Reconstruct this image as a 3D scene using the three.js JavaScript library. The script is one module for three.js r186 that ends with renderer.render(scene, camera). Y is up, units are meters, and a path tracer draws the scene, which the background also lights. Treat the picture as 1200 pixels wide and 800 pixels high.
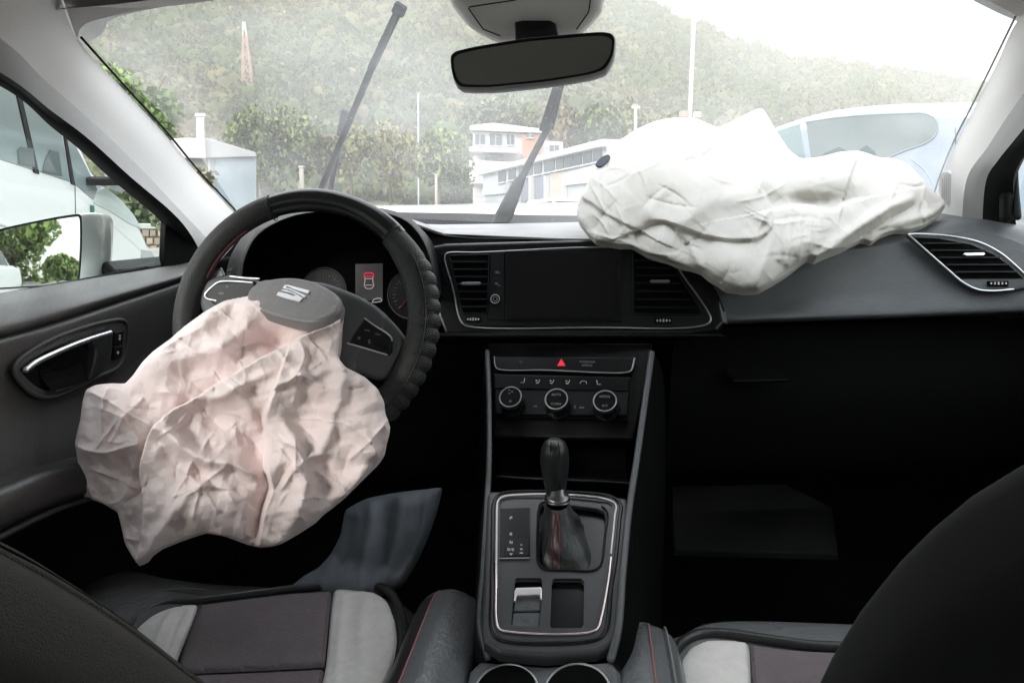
import * as THREE from 'three';
import { mergeGeometries } from 'three/addons/utils/BufferGeometryUtils.js';
import { RoundedBoxGeometry } from 'three/addons/geometries/RoundedBoxGeometry.js';
import { FontLoader } from 'three/addons/loaders/FontLoader.js';
import { TextGeometry } from 'three/addons/geometries/TextGeometry.js';

// ---------------------------------------------------------------- camera, sky, sun, exposure
const V = (x, y, z) => new THREE.Vector3(x, y, z);
const scene = new THREE.Scene();
const camera = new THREE.PerspectiveCamera(2 * Math.atan(400 / 858) * 180 / Math.PI, 1024 / 682, 0.02, 3000);
camera.rotation.order = 'YXZ';
camera.position.set(0.05, 1.12, 0);
camera.rotation.set(-10.2 * Math.PI / 180, 6 * Math.PI / 180, 0);
camera.updateMatrixWorld(true);
const renderer = new THREE.WebGLRenderer({ antialias: true });
renderer.toneMapping = THREE.LinearToneMapping;
renderer.toneMappingExposure = 3.65;
renderer.shadowMap.enabled = true;

function makeSky() {                       // bright overcast, thinner and bluer overhead and behind on the left
  const w = 256, h = 128, d = new Float32Array(w * h * 4);
  for (let j = 0; j < h; j++) for (let i = 0; i < w; i++) {
    const el = (j + 0.5) / h * Math.PI - Math.PI / 2, az = (i + 0.5) / w * Math.PI * 2;
    let s = 1.0 + 0.12 * Math.sin(el);
    const cl = 0.5 + 0.5 * Math.sin(az * 3 + Math.sin(el * 5 + 1) * 1.3) * Math.cos(el * 4 + az);
    const blue = THREE.MathUtils.clamp(0.10 + 0.25 * cl * Math.max(0, Math.sin(el + 0.25)), 0, 0.4);
    let r = s * (1 - blue * 0.5), g = s * (1 - blue * 0.2), b = s * (1.02);
    if (el < 0) { const f = 0.4; r *= f; g *= f; b *= f; }
    d.set([r, g, b, 1], (j * w + i) * 4);
  }
  const t = new THREE.DataTexture(d, w, h, THREE.RGBAFormat, THREE.FloatType);
  t.mapping = THREE.EquirectangularReflectionMapping; t.magFilter = THREE.LinearFilter; t.minFilter = THREE.LinearFilter; t.needsUpdate = true;
  return t;
}
scene.background = makeSky(); scene.environment = scene.background;
const sun = new THREE.DirectionalLight(0xfff6f2, 1.3);
sun.position.set(-52, 42, 74); sun.target.position.set(0, 0, 0);
sun.castShadow = true; sun.shadow.radius = 22; sun.shadow.mapSize.set(2048, 2048);
Object.assign(sun.shadow.camera, { left: -40, right: 40, top: 40, bottom: -40, near: 1, far: 250 });
scene.add(sun, sun.target);

// ---------------------------------------------------------------- helpers
const SC = 858;
function ray(px, py) { return V((px - 600) / SC, -(py - 400) / SC, -1).applyQuaternion(camera.quaternion); }
const EYE = camera.position.clone();
const P = (px, py, d) => { const r = ray(px, py); return EYE.clone().addScaledVector(r, d / -r.z); };
const PX = (px, py, x) => { const r = ray(px, py); return EYE.clone().addScaledVector(r, (x - EYE.x) / r.x); };
function rng(seed) { let s = seed >>> 0; return () => { s = (s + 0x6D2B79F5) >>> 0; let t = Math.imul(s ^ (s >>> 15), 1 | s); t = (t + Math.imul(t ^ (t >>> 7), 61 | t)) ^ t; return ((t ^ (t >>> 14)) >>> 0) / 4294967296; }; }
function hash(i, j, s) { let h = Math.imul(i, 374761393) ^ Math.imul(j, 668265263) ^ Math.imul(s | 0, 974711); h = Math.imul(h ^ (h >>> 13), 1274126177); return ((h ^ (h >>> 16)) >>> 0) / 4294967296; }
function vnoise(x, y, s = 0) {
  const i = Math.floor(x), j = Math.floor(y), f = x - i, g = y - j, u = f * f * (3 - 2 * f), v = g * g * (3 - 2 * g);
  return (hash(i, j, s) * (1 - u) + hash(i + 1, j, s) * u) * (1 - v) + (hash(i, j + 1, s) * (1 - u) + hash(i + 1, j + 1, s) * u) * v;
}
const fbm = (x, y, s = 0, o = 4) => { let a = 0, w = 0.5, t = 0; for (let k = 0; k < o; k++) { a += w * vnoise(x, y, s + k * 17); t += w; w *= 0.5; x *= 2.03; y *= 2.03; } return a / t; };
function facet(x, y, s) {                  // piecewise linear heights over a triangular lattice
  const k = (x + y) * 0.36602540378, xs = x + k, ys = y + k, i = Math.floor(xs), j = Math.floor(ys), fx = xs - i, fy = ys - j;
  return fx > fy ? hash(i, j, s) * (1 - fx) + hash(i + 1, j, s) * (fx - fy) + hash(i + 1, j + 1, s) * fy
    : hash(i, j, s) * (1 - fy) + hash(i, j + 1, s) * (fy - fx) + hash(i + 1, j + 1, s) * fx;
}
const lerp = (a, b, t) => a + (b - a) * t, clamp = THREE.MathUtils.clamp, sstep = (a, b, x) => { const t = clamp((x - a) / (b - a), 0, 1); return t * t * (3 - 2 * t); };

// textures
function dataTex(n, f, { srgb = false, rep = 1 } = {}) {
  const d = new Uint8Array(n * n * 4);
  for (let j = 0; j < n; j++) for (let i = 0; i < n; i++) { const c = f(i / n, j / n, i, j); const q = Array.isArray(c) ? c : [c, c, c]; d.set([q[0] * 255, q[1] * 255, q[2] * 255, 255].map((x) => clamp(x, 0, 255)), (j * n + i) * 4); }
  const t = new THREE.DataTexture(d, n, n); t.wrapS = t.wrapT = THREE.RepeatWrapping; t.magFilter = THREE.LinearFilter; t.minFilter = THREE.LinearFilter;
  if (srgb) t.colorSpace = THREE.SRGBColorSpace; t.repeat.set(rep, rep); t.needsUpdate = true; return t;
}
const tileNoise = (n, cells, s) => (u, v) => {     // tiles
  const g = (x, y, c, q) => { const i = Math.floor(x), j = Math.floor(y), f = x - i, h = y - j, a = f * f * (3 - 2 * f), b = h * h * (3 - 2 * h), m = (k) => ((k % c) + c) % c;
    return (hash(m(i), m(j), q) * (1 - a) + hash(m(i + 1), m(j), q) * a) * (1 - b) + (hash(m(i), m(j + 1), q) * (1 - a) + hash(m(i + 1), m(j + 1), q) * a) * b; };
  let a = 0, w = 0.5, t = 0, c = cells; for (let k = 0; k < n; k++) { a += w * g(u * c, v * c, c, s + k * 13); t += w; w *= 0.55; c *= 2; } return a / t;
};
const grainN = tileNoise(3, 40, 5), smudgeN = tileNoise(5, 3, 9), weaveN = tileNoise(2, 60, 3);
const T = {
  grain: dataTex(256, (u, v) => grainN(u, v), { rep: 8 }),
  smudge: dataTex(256, (u, v) => 0.35 + 0.6 * smudgeN(u, v), { rep: 2.3 }),
  fine: dataTex(256, (u, v) => weaveN(u, v), { rep: 14 }),
  perf: dataTex(128, (u, v) => { const a = (u * 16) % 1 - 0.5, b = (v * 16 + (Math.floor(u * 16) % 2) * 0.5) % 1 - 0.5; const q = 1 - 0.75 * sstep(0.36, 0.22, Math.hypot(a, b)); return q; }),
  dirt: dataTex(512, (u, v) => 0.62 + 0.30 * smudgeN(u, v) + 0.14 * grainN(u, v) + (hash(Math.floor(u * 512), Math.floor(v * 512), 8) > 0.9975 ? 0.25 : 0), { rep: 3 }),
  felt: dataTex(256, (u, v) => 0.8 + 0.2 * weaveN(u, v), { rep: 10, srgb: false }),
  dust: dataTex(512, (u, v) => 0.16 + 0.52 * Math.pow(smudgeN(u, v), 1.5) + (hash(Math.floor(u * 512), Math.floor(v * 512), 3) > 0.9985 ? 0.35 : 0), { rep: 1.1 }),
};
const C = (r, g, b) => new THREE.Color().setRGB(r, g, b);
const mat = (r, g, b, rough = 0.6, o = {}) => new THREE.MeshPhysicalMaterial({ color: C(r, g, b), roughness: rough, side: THREE.DoubleSide, ...o });
const grain = { bumpMap: T.grain, bumpScale: 0.0005, roughnessMap: T.smudge, map: T.dirt };
const M = {
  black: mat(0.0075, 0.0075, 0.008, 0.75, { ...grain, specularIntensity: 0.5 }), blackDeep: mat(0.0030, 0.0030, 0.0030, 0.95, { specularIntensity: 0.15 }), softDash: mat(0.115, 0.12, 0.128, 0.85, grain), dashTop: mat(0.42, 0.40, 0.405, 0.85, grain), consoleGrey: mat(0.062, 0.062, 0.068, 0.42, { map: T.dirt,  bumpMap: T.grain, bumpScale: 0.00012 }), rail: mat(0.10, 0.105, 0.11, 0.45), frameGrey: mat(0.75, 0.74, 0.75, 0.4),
  gloss: mat(0.008, 0.008, 0.009, 0.24, { specularIntensity: 0.7 }), glossTrim: mat(0.010, 0.011, 0.013, 0.45, { specularIntensity: 0.5 }), chrome: mat(0.80, 0.80, 0.82, 0.3, { metalness: 0.9 }), satinDark: mat(0.22, 0.22, 0.22, 0.35, { metalness: 1 }), satin: mat(0.42, 0.42, 0.43, 0.38, { metalness: 1 }),
  screen: mat(0.004, 0.004, 0.005, 0.34, { roughnessMap: T.smudge }), pillar: mat(0.75, 0.73, 0.71, 0.85, { bumpMap: T.fine, bumpScale: 0.0004 }), jamb: mat(0.36, 0.355, 0.35, 0.85, { bumpMap: T.fine, bumpScale: 0.0004 }), liner: mat(0.70, 0.67, 0.65, 0.95, { bumpMap: T.fine, bumpScale: 0.0006 }),
  rubber: mat(0.006, 0.006, 0.0065, 0.8, { specularIntensity: 0.5 }), doorSoft: mat(0.086, 0.082, 0.080, 0.7, grain), doorTop: mat(0.19, 0.182, 0.18, 0.8, grain),
  leather: mat(0.045, 0.045, 0.047, 0.6, grain), knob: mat(0.016, 0.016, 0.017, 0.42), perf: mat(0.030, 0.029, 0.029, 0.5, { bumpMap: T.perf, bumpScale: 0.0012, map: T.perf }), leatherGloss: mat(0.013, 0.013, 0.015, 0.25),
  greyFabric: mat(0.86, 0.81, 0.785, 0.95, { map: T.dirt, bumpMap: T.grain, bumpScale: 0.0005, sheen: 0.3, sheenColor: C(0.5, 0.5, 0.5) }), darkFabric: mat(0.18, 0.148, 0.160, 0.97, { map: T.dirt, bumpMap: T.grain, bumpScale: 0.0007, sheen: 0.4, sheenColor: C(0.3, 0.25, 0.28) }),
  seatBlack: mat(0.026, 0.024, 0.024, 0.65, grain), seatLeather: mat(0.165, 0.17, 0.178, 0.5, grain), backrestDark: mat(0.010, 0.009, 0.009, 0.95), backrestCloth: mat(0.062, 0.056, 0.050, 0.9, { bumpMap: T.fine, bumpScale: 0.001 }), redThread: mat(0.30, 0.03, 0.045, 0.8), pinkThread: mat(0.36, 0.14, 0.145, 0.8),
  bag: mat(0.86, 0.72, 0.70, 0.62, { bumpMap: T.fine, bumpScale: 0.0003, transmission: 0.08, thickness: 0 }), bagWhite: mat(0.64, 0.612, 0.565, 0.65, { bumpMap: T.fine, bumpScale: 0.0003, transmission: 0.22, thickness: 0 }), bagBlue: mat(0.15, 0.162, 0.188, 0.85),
  white: mat(0.75, 0.75, 0.75, 0.6), print: mat(0.6, 0.6, 0.62, 0.7), printDim: mat(0.16, 0.16, 0.17, 0.7),
  silver: mat(0.60, 0.62, 0.61, 0.35, { metalness: 0.15, clearcoat: 0.8, clearcoatRoughness: 0.08 }), vanWhite: mat(0.66, 0.67, 0.665, 0.4, { clearcoat: 0.6, clearcoatRoughness: 0.1 }), vanBlue: mat(0.26, 0.31, 0.37, 0.4, { clearcoat: 0.6, clearcoatRoughness: 0.1 }), redPaint: mat(0.45, 0.03, 0.03, 0.4, { clearcoat: 0.6 }),
  carGlass: mat(0.03, 0.045, 0.05, 0.06, { specularIntensity: 1 }), tyre: mat(0.02, 0.02, 0.02, 0.9), mirror: mat(0.9, 0.92, 0.92, 0.02, { metalness: 1 }), dimMirror: mat(0.30, 0.30, 0.29, 0.03, { metalness: 1 }),
  windscreen: mat(1, 1, 1, 0.90, { transmission: 1, thickness: 0, roughnessMap: T.dust }), sideGlass: mat(0.90, 0.96, 0.94, 0.02, { transmission: 1, thickness: 0 }),
};

// ---------------------------------------------------------------- object bookkeeping
const used = new Map(), origin = new WeakMap();
function numbered(n) { const k = used.get(n) ?? 0; used.set(n, k + 1); return k ? `${n}_${String(k).padStart(3, '0')}` : n; }
function thing(name, label, category, pos = V(0, 0, 0), { group, kind } = {}) {
  const o = new THREE.Group(); o.name = numbered(name); o.position.copy(pos); origin.set(o, pos.clone());
  o.userData = { label, category, kind: kind ?? 'thing' }; if (group) o.userData.group = group; scene.add(o); return o;
}
function boxUV(g) {
  const p = g.attributes.position, n = g.attributes.normal, uv = new Float32Array(p.count * 2);
  for (let i = 0; i < p.count; i++) { const ax = Math.abs(n.getX(i)), ay = Math.abs(n.getY(i)), az = Math.abs(n.getZ(i));
    const [a, b] = ay >= ax && ay >= az ? [p.getX(i), p.getZ(i)] : ax > az ? [p.getZ(i), p.getY(i)] : [p.getX(i), p.getY(i)]; uv[2 * i] = a; uv[2 * i + 1] = b; }
  g.setAttribute('uv', new THREE.BufferAttribute(uv, 2)); return g;
}
function clean(list, keep = false) {
  const gs = (Array.isArray(list) ? list : [list]).map((g) => { let q = g.index ? g.toNonIndexed() : g; q = q.clone(); for (const k of Object.keys(q.attributes)) if (!['position', 'normal', 'uv', 'color'].includes(k)) q.deleteAttribute(k);
    if (!q.attributes.normal) q.computeVertexNormals(); if (!q.attributes.uv || !(g.userData.keep || keep)) boxUV(q); q.morphAttributes = {}; return q; });
  return gs.length > 1 ? mergeGeometries(gs) : gs[0];
}
function part(name, geos, material, parent, { label, keepUV = false } = {}) {   // geometry in world coordinates
  let o = parent, off = V(0, 0, 0); while (o && o !== scene) { if (origin.has(o)) off.add(origin.get(o)); o = o.parent; }
  const single = !Array.isArray(geos) ? geos : geos.length === 1 ? geos[0] : null;
  let g = single && single.index ? single.clone() : clean(geos, keepUV);
  if (!g.attributes.normal) g.computeVertexNormals();
  if (single && single.index && !keepUV && !single.userData.keep) boxUV(g);
  if (off.lengthSq()) g.translate(-off.x, -off.y, -off.z);
  const m = new THREE.Mesh(g, material); m.name = parent === scene ? numbered(name) : name; m.castShadow = m.receiveShadow = true; if (label) m.userData.label = label; parent.add(m); return m;
}
function solo(name, label, category, geos, material, { group, kind, keepUV } = {}) { const m = part(name, geos, material, scene, { keepUV }); m.userData = { label, category, kind: kind ?? 'thing' }; if (group) m.userData.group = group; return m; }

// ---------------------------------------------------------------- shapes
function gridGeo(rows, nu, nv) {           // rows of points -> smooth sheet, nu along a row, nv across rows
  const curves = rows.map((r) => new THREE.CatmullRomCurve3(r, false, 'centripetal')), pos = [], idx = [];
  const cols = []; for (let i = 0; i <= nu; i++) { const pts = curves.map((c) => c.getPoint(i / nu)); cols.push(pts.length > 2 ? new THREE.CatmullRomCurve3(pts, false, 'centripetal') : { getPoint: (t) => pts[0].clone().lerp(pts[1], t) }); }
  for (let j = 0; j <= nv; j++) for (let i = 0; i <= nu; i++) { const p = cols[i].getPoint(j / nv); pos.push(p.x, p.y, p.z); }
  for (let j = 0; j < nv; j++) for (let i = 0; i < nu; i++) { const a = j * (nu + 1) + i, b = a + 1, c = a + nu + 1, d = c + 1; idx.push(a, c, b, b, c, d); }
  const g = new THREE.BufferGeometry(); g.setAttribute('position', new THREE.Float32BufferAttribute(pos, 3)); const uv = [], LU = curves[Math.floor(curves.length / 2)].getLength(); let LV = 0; for (let j = 0; j + 1 < rows.length; j++) LV += rows[j][Math.floor(rows[j].length / 2)].distanceTo(rows[j + 1][Math.floor(rows[j + 1].length / 2)]); for (let j = 0; j <= nv; j++) for (let i = 0; i <= nu; i++) uv.push(i / nu * LU, j / nv * LV);
  g.setAttribute('uv', new THREE.Float32BufferAttribute(uv, 2)); g.userData.keep = true; g.setIndex(idx); g.computeVertexNormals(); return g;
}
function rings(list, { capA = true, capB = true } = {}) {     // list of equally long closed rings of points
  const n = list[0].length, pos = [], idx = [];
  for (const r of list) for (const p of r) pos.push(p.x, p.y, p.z);
  for (let j = 0; j + 1 < list.length; j++) for (let i = 0; i < n; i++) { const a = j * n + i, b = j * n + (i + 1) % n; idx.push(a, b, a + n, b, b + n, a + n); }
  const cap = (j) => { const c = list[j].reduce((s, p) => s.add(p), V(0, 0, 0)).divideScalar(n), k = pos.length / 3; pos.push(c.x, c.y, c.z); for (let i = 0; i < n; i++) idx.push(j * n + i, j * n + (i + 1) % n, k); };
  if (capA) cap(0); if (capB) cap(list.length - 1);
  const per = list[0].reduce((s, p, i) => s + p.distanceTo(list[0][(i + 1) % n]), 0), uv = []; let acc = 0; list.forEach((r, j) => { if (j) acc += r[0].distanceTo(list[j - 1][0]); for (let i = 0; i < n; i++) uv.push(Math.abs(i / n - 0.5) * 2 * per * 0.5, acc); }); while (uv.length < pos.length / 3 * 2) uv.push(0, 0);
  const g = new THREE.BufferGeometry(); g.setAttribute('position', new THREE.Float32BufferAttribute(pos, 3)); g.setAttribute('uv', new THREE.Float32BufferAttribute(uv, 2)); g.userData.keep = true; g.setIndex(idx); g.computeVertexNormals(); return g;
}
const tube = (pts, r, { closed = false, smooth = true, seg, rs = 8 } = {}) => {
  const c = smooth ? new THREE.CatmullRomCurve3(pts, closed, 'centripetal') : (() => { const q = new THREE.CurvePath(); for (let i = 0; i + 1 < pts.length; i++) q.add(new THREE.LineCurve3(pts[i], pts[i + 1])); if (closed) q.add(new THREE.LineCurve3(pts.at(-1), pts[0])); return q; })();
  const body = new THREE.TubeGeometry(c, seg ?? Math.max(4, pts.length * 6), r, rs, closed); if (closed) return body;
  const ends = [pts[0], pts.at(-1)].map((p) => new THREE.SphereGeometry(r, rs, 6).translate(p.x, p.y, p.z)); return clean([body, ...ends]);
};
class Flat {                               // a plane in the world through three points; u and v in metres on it
  constructor(a, b, c) { this.o = a.clone(); this.u = b.clone().sub(a).normalize(); this.n = this.u.clone().cross(c.clone().sub(a)).normalize(); if (this.n.dot(EYE.clone().sub(a)) < 0) this.n.negate(); this.v = this.n.clone().cross(this.u); }
  px(x, y) { const r = ray(x, y), t = this.o.clone().sub(EYE).dot(this.n) / r.dot(this.n), q = EYE.clone().addScaledVector(r, t).sub(this.o); return new THREE.Vector2(q.dot(this.u), q.dot(this.v)); }
  at(x, y, h = 0) { const q = this.px(x, y); return this.w(q.x, q.y, h); }
  w(u, v, h = 0) { return this.o.clone().addScaledVector(this.u, u).addScaledVector(this.v, v).addScaledVector(this.n, h); }
  m(h = 0) { return new THREE.Matrix4().makeBasis(this.u, this.v, this.n).setPosition(this.w(0, 0, h)); }
  shape(pts, smooth = false, holes = []) {
    const path = (l, S) => { const q = l.map((p) => this.px(...p)); if (!smooth) return new S(q); const c = new THREE.CatmullRomCurve3(q.map((p) => V(p.x, p.y, 0)), true, 'centripetal'); return new S(c.getPoints(q.length * 5).slice(0, -1).map((p) => new THREE.Vector2(p.x, p.y))); };
    const s = path(pts, THREE.Shape); s.holes = holes.map((h) => path(h, THREE.Path)); return s;
  }
  plate(pts, t, { h = 0, bevel = 0, smooth = false, holes = [], bs = 3 } = {}) {   // from height h, t thick, bevelled front edge
    const g = new THREE.ExtrudeGeometry(this.shape(pts, smooth, holes), { depth: Math.max(1e-4, t - bevel), bevelEnabled: bevel > 0, bevelThickness: bevel, bevelSize: bevel, bevelOffset: -bevel, bevelSegments: bs, curveSegments: 6 });
    return g.applyMatrix4(this.m(h));
  }
  line(pts, r, { h = 0, ...o } = {}) { return tube(pts.map((p) => this.at(p[0], p[1], h)), r, o); }
  box(x0, y0, x1, y1, t, { h = 0, bevel = 0.0006 } = {}) { return this.plate([[x0, y0], [x1, y0], [x1, y1], [x0, y1]], t, { h, bevel }); }
  disc(x, y, r, t, { h = 0, seg = 32, r2 } = {}) { const c = this.px(x, y), g = new THREE.CylinderGeometry(r2 ?? r, r, t, seg).rotateX(Math.PI / 2).translate(c.x, c.y, t / 2); return g.applyMatrix4(this.m(h)); }
  ring(x, y, r, w, { h = 0 } = {}) { const c = this.px(x, y); return new THREE.TorusGeometry(r, w, 8, 40).translate(c.x, c.y, 0).applyMatrix4(this.m(h)); }
  text(s, x, y, size, { h = 0, t = 0.0004, turn = 0, font = FONT } = {}) { const g = new TextGeometry(s, { font, size, depth: t, curveSegments: 3 }); g.computeBoundingBox(); const b = g.boundingBox, c = this.px(x, y);
    g.translate(-(b.min.x + b.max.x) / 2, -(b.min.y + b.max.y) / 2, 0).rotateZ(turn).translate(c.x, c.y, 0); return g.applyMatrix4(this.m(h)); }
}
const FONT = await new FontLoader().loadAsync('fonts/droid/droid_sans_bold.typeface.json');
const rbox = (w, h, d, r, x, y, z) => new RoundedBoxGeometry(w, h, d, 3, Math.min(r, w / 2.01, h / 2.01, d / 2.01)).translate(x, y, z);
function bar(a, b, w, h, r = 0.002) {      // a rounded bar between two points
  const L = a.distanceTo(b), g = new RoundedBoxGeometry(w, L, h, 2, Math.min(r, w / 2.01, h / 2.01)); const q = new THREE.Quaternion().setFromUnitVectors(V(0, 1, 0), b.clone().sub(a).normalize());
  return g.applyQuaternion(q).translate((a.x + b.x) / 2, (a.y + b.y) / 2, (a.z + b.z) / 2);
}
// crumpled cloth: closed body over an outline on a plane; features raise and fold it
function cloth(F, outline, feats, { cell = 2.2, edge = 34, high = 0.05, back = 0.03, seed = 1, crumple = [], warp = 0, smooth = true, dir, soft: softW = 3.2 } = {}) {
  let out = outline.map((p) => new THREE.Vector2(...p));
  if (smooth) { const c = new THREE.CatmullRomCurve3(out.map((p) => V(p.x, p.y, 0)), true, 'catmullrom', 0.25); out = c.getPoints(outline.length * 5).slice(0, -1).map((p) => new THREE.Vector2(p.x, p.y)); }
  const x0 = Math.min(...out.map((p) => p.x)) - cell, x1 = Math.max(...out.map((p) => p.x)) + cell, y0 = Math.min(...out.map((p) => p.y)) - cell, y1 = Math.max(...out.map((p) => p.y)) + cell;
  const nx = Math.ceil((x1 - x0) / cell), ny = Math.ceil((y1 - y0) / cell);
  const near = (x, y, l, closed) => { let best = 1e9, bx = 0, by = 0, side = 1, tt = 0; const n = l.length, m = closed ? n : n - 1;
    for (let i = 0; i < m; i++) { const a = l[i], b = l[(i + 1) % n], dx = b.x - a.x, dy = b.y - a.y, L = dx * dx + dy * dy || 1e-9, t = clamp(((x - a.x) * dx + (y - a.y) * dy) / L, 0, 1), qx = a.x + dx * t, qy = a.y + dy * t, d = (x - qx) ** 2 + (y - qy) ** 2;
      if (d < best) { best = d; bx = qx; by = qy; side = dx * (y - a.y) - dy * (x - a.x) >= 0 ? 1 : -1; tt = (i + t) / m; } } return { d: Math.sqrt(best), x: bx, y: by, side, t: tt }; };
  const inside = (x, y) => { let c = false; for (let i = 0, j = out.length - 1; i < out.length; j = i++) { const a = out[i], b = out[j]; if ((a.y > y) !== (b.y > y) && x < (b.x - a.x) * (y - a.y) / (b.y - a.y) + a.x) c = !c; } return c; };
  const fl = feats.map((f) => ({ ...f, l: (f.ridge || f.step || [[0, 0]]).map((p) => new THREE.Vector2(...p)) })).map((f) => { if (f.l.length > 2) { const c = new THREE.CatmullRomCurve3(f.l.map((p) => V(p.x, p.y, 0)), false, 'catmullrom', 0.4); f.l = c.getPoints(f.l.length * 4).map((p) => new THREE.Vector2(p.x, p.y)); } return f; });
  const height = (x, y, d) => {
    const wx = x + warp * (fbm(x / 40, y / 40, seed + 50) - 0.5) * 2, wy = y + warp * (fbm(x / 40, y / 40, seed + 70) - 0.5) * 2;
    const e = clamp(d / edge, 0, 1), prof = Math.sqrt(1 - (1 - e) * (1 - e)), soft = sstep(0, 9, d);
    let h = high * prof;
    for (const f of fl) {
      if (f.bump) { const q = ((x - f.bump[0]) / f.rx) ** 2 + ((y - f.bump[1]) / f.ry) ** 2; if (q < 6) h += f.h * Math.exp(-q) * soft; continue; }
      const q = near(wx, wy, f.l, false), taper = f.open ? 1 : Math.pow(Math.sin(Math.PI * clamp(q.t * 0.9 + 0.05, 0, 1)), 0.5);
      if (f.ridge) { if (q.d < f.w * 3) h += f.h * taper * (f.sharp ? Math.exp(-q.d / f.w) : Math.exp(-((q.d / f.w) ** 2))) * soft; }
      else { const s = q.side * (f.flip ? -1 : 1) * q.d, k = sstep(-softW, softW, s); h += taper * soft * (k * f.h * Math.exp(-q.d / f.len) - (1 - k) * (f.low ?? 0) * Math.exp(-q.d / (f.lowlen ?? 12))); }
    }
    for (const c of crumple) { const k = c.mask ? c.mask(x, y) : 1; if (k <= 0) continue; const s = c.size, v = facet(wx / s + 3.1 * c.seed, (wy * (c.ay ?? 1)) / s - 1.7 * c.seed, seed + c.seed * 31); h += c.h * k * (v - 0.5) * 2 * sstep(0, c.soft ?? 8, d); }
    return h;
  };
  const id = new Int32Array((nx + 1) * (ny + 1)).fill(-1), inn = new Uint8Array((nx + 1) * (ny + 1)), pts = [];
  for (let j = 0; j <= ny; j++) for (let i = 0; i <= nx; i++) inn[j * (nx + 1) + i] = inside(x0 + i * cell, y0 + j * cell) ? 1 : 0;
  const need = new Uint8Array(inn.length), cells = [];
  for (let j = 0; j < ny; j++) for (let i = 0; i < nx; i++) { const a = j * (nx + 1) + i, q = [a, a + 1, a + nx + 2, a + nx + 1]; if (q.some((k) => inn[k])) { cells.push(q); q.forEach((k) => { need[k] = 1; }); } }
  for (let k = 0; k < need.length; k++) if (need[k]) { const x = x0 + (k % (nx + 1)) * cell, y = y0 + Math.floor(k / (nx + 1)) * cell, q = near(x, y, out, true); id[k] = pts.length; pts.push(inn[k] && q.d > cell * 0.35 ? [x, y, q.d] : [q.x, q.y, 0]); }
  const pos = [], idx = [], N = pts.length;
  const D = dir ?? F.n, front = pts.map(([x, y, d]) => F.at(x, y).addScaledVector(D, d > 0 ? height(x, y, d) : 0)), rear = pts.map(([x, y, d]) => { const e = clamp(d / edge, 0, 1); return F.at(x, y, -back * Math.sqrt(1 - (1 - e) * (1 - e)) - (d > 0 ? 0.004 : 0) + (d > 0 ? 0.003 * (vnoise(x / 14, y / 14, seed) - 0.5) : 0)); });
  for (const p of front) pos.push(p.x, p.y, p.z); for (const p of rear) pos.push(p.x, p.y, p.z);
  for (const q of cells) { const [a, b, c, d] = q.map((k) => id[k]); if (hash(a, c, 7) > 0.5) idx.push(a, c, b, a, d, c); else idx.push(a, d, b, b, d, c); idx.push(N + a, N + b, N + c, N + a, N + c, N + d); }
  const uv = []; for (let r = 0; r < 2; r++) for (const [x, y] of pts) uv.push(x / 900, y / 900);
  const g = new THREE.BufferGeometry(); g.setAttribute('position', new THREE.Float32BufferAttribute(pos, 3)); g.setAttribute('uv', new THREE.Float32BufferAttribute(uv, 2)); g.setIndex(idx); g.computeVertexNormals(); return { geo: g, height, inside };
}

// ================================================================ the car's shell
const shell = thing('car_shell', 'silver car cabin shell with pale pillar trims, grey headliner and raised bonnet ahead', 'car body', V(0, 0.3, 0));
const mirX = (p) => V(-p.x, p.y, p.z);
// left pillar lines, from the dashboard up to the roof and on to the rear
const L1 = [P(290, 268, 1.71), P(275, 250, 1.68), P(232, 204, 1.55), P(190, 154, 1.38), P(140, 100, 1.22), P(90, 45, 1.08), V(-0.64, 1.42, -0.92), V(-0.60, 1.455, -0.6), V(-0.58, 1.47, 0), V(-0.58, 1.45, 1.3)];
const L2 = [P(258, 305, 1.53), P(247, 286, 1.50), P(200, 235, 1.38), P(165, 198, 1.28), P(110, 145, 1.13), P(50, 92, 1.0), P(0, 45, 0.86), V(-0.665, 1.40, -0.6), V(-0.66, 1.41, 0), V(-0.66, 1.39, 1.3)];
const L3 = [P(240, 318, 1.42), P(236, 300, 1.40), P(213, 261, 1.30), P(150, 205, 1.15), P(100, 160, 1.04), P(60, 130, 0.97), P(0, 85, 0.86), V(-0.70, 1.35, -0.6), V(-0.70, 1.36, 0), V(-0.70, 1.34, 1.3)];
const L4 = [P(206, 318, 1.41), P(202, 290, 1.39), P(190, 262, 1.31), P(130, 210, 1.16), P(90, 173, 1.06), P(60, 149, 0.99), P(0, 101, 0.87), V(-0.725, 1.325, -0.6), V(-0.725, 1.33, 0), V(-0.725, 1.31, 1.3)];
const bulge = (A, B, k) => A.map((a, i) => a.clone().lerp(B[i], 0.5).add(EYE.clone().sub(a).normalize().multiplyScalar(k)));
part('pillar_trim', gridGeo([L1, bulge(L1, L2, 0.012), L2], 60, 8), M.pillar, shell, { label: 'pale left windscreen pillar trim' });
part('pillar_jamb', gridGeo([L2, bulge(L2, L3, 0.004), L3], 60, 6), M.jamb, shell);
part('door_seal', gridGeo([L3, bulge(L3, L4, 0.010), L4], 60, 6), M.rubber, shell);
part('glass_gasket', tube(L1.slice(0, 6).map((p) => p.clone().add(V(0.004, 0.002, -0.004))), 0.0020, { seg: 60 }), M.rubber, shell);
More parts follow.
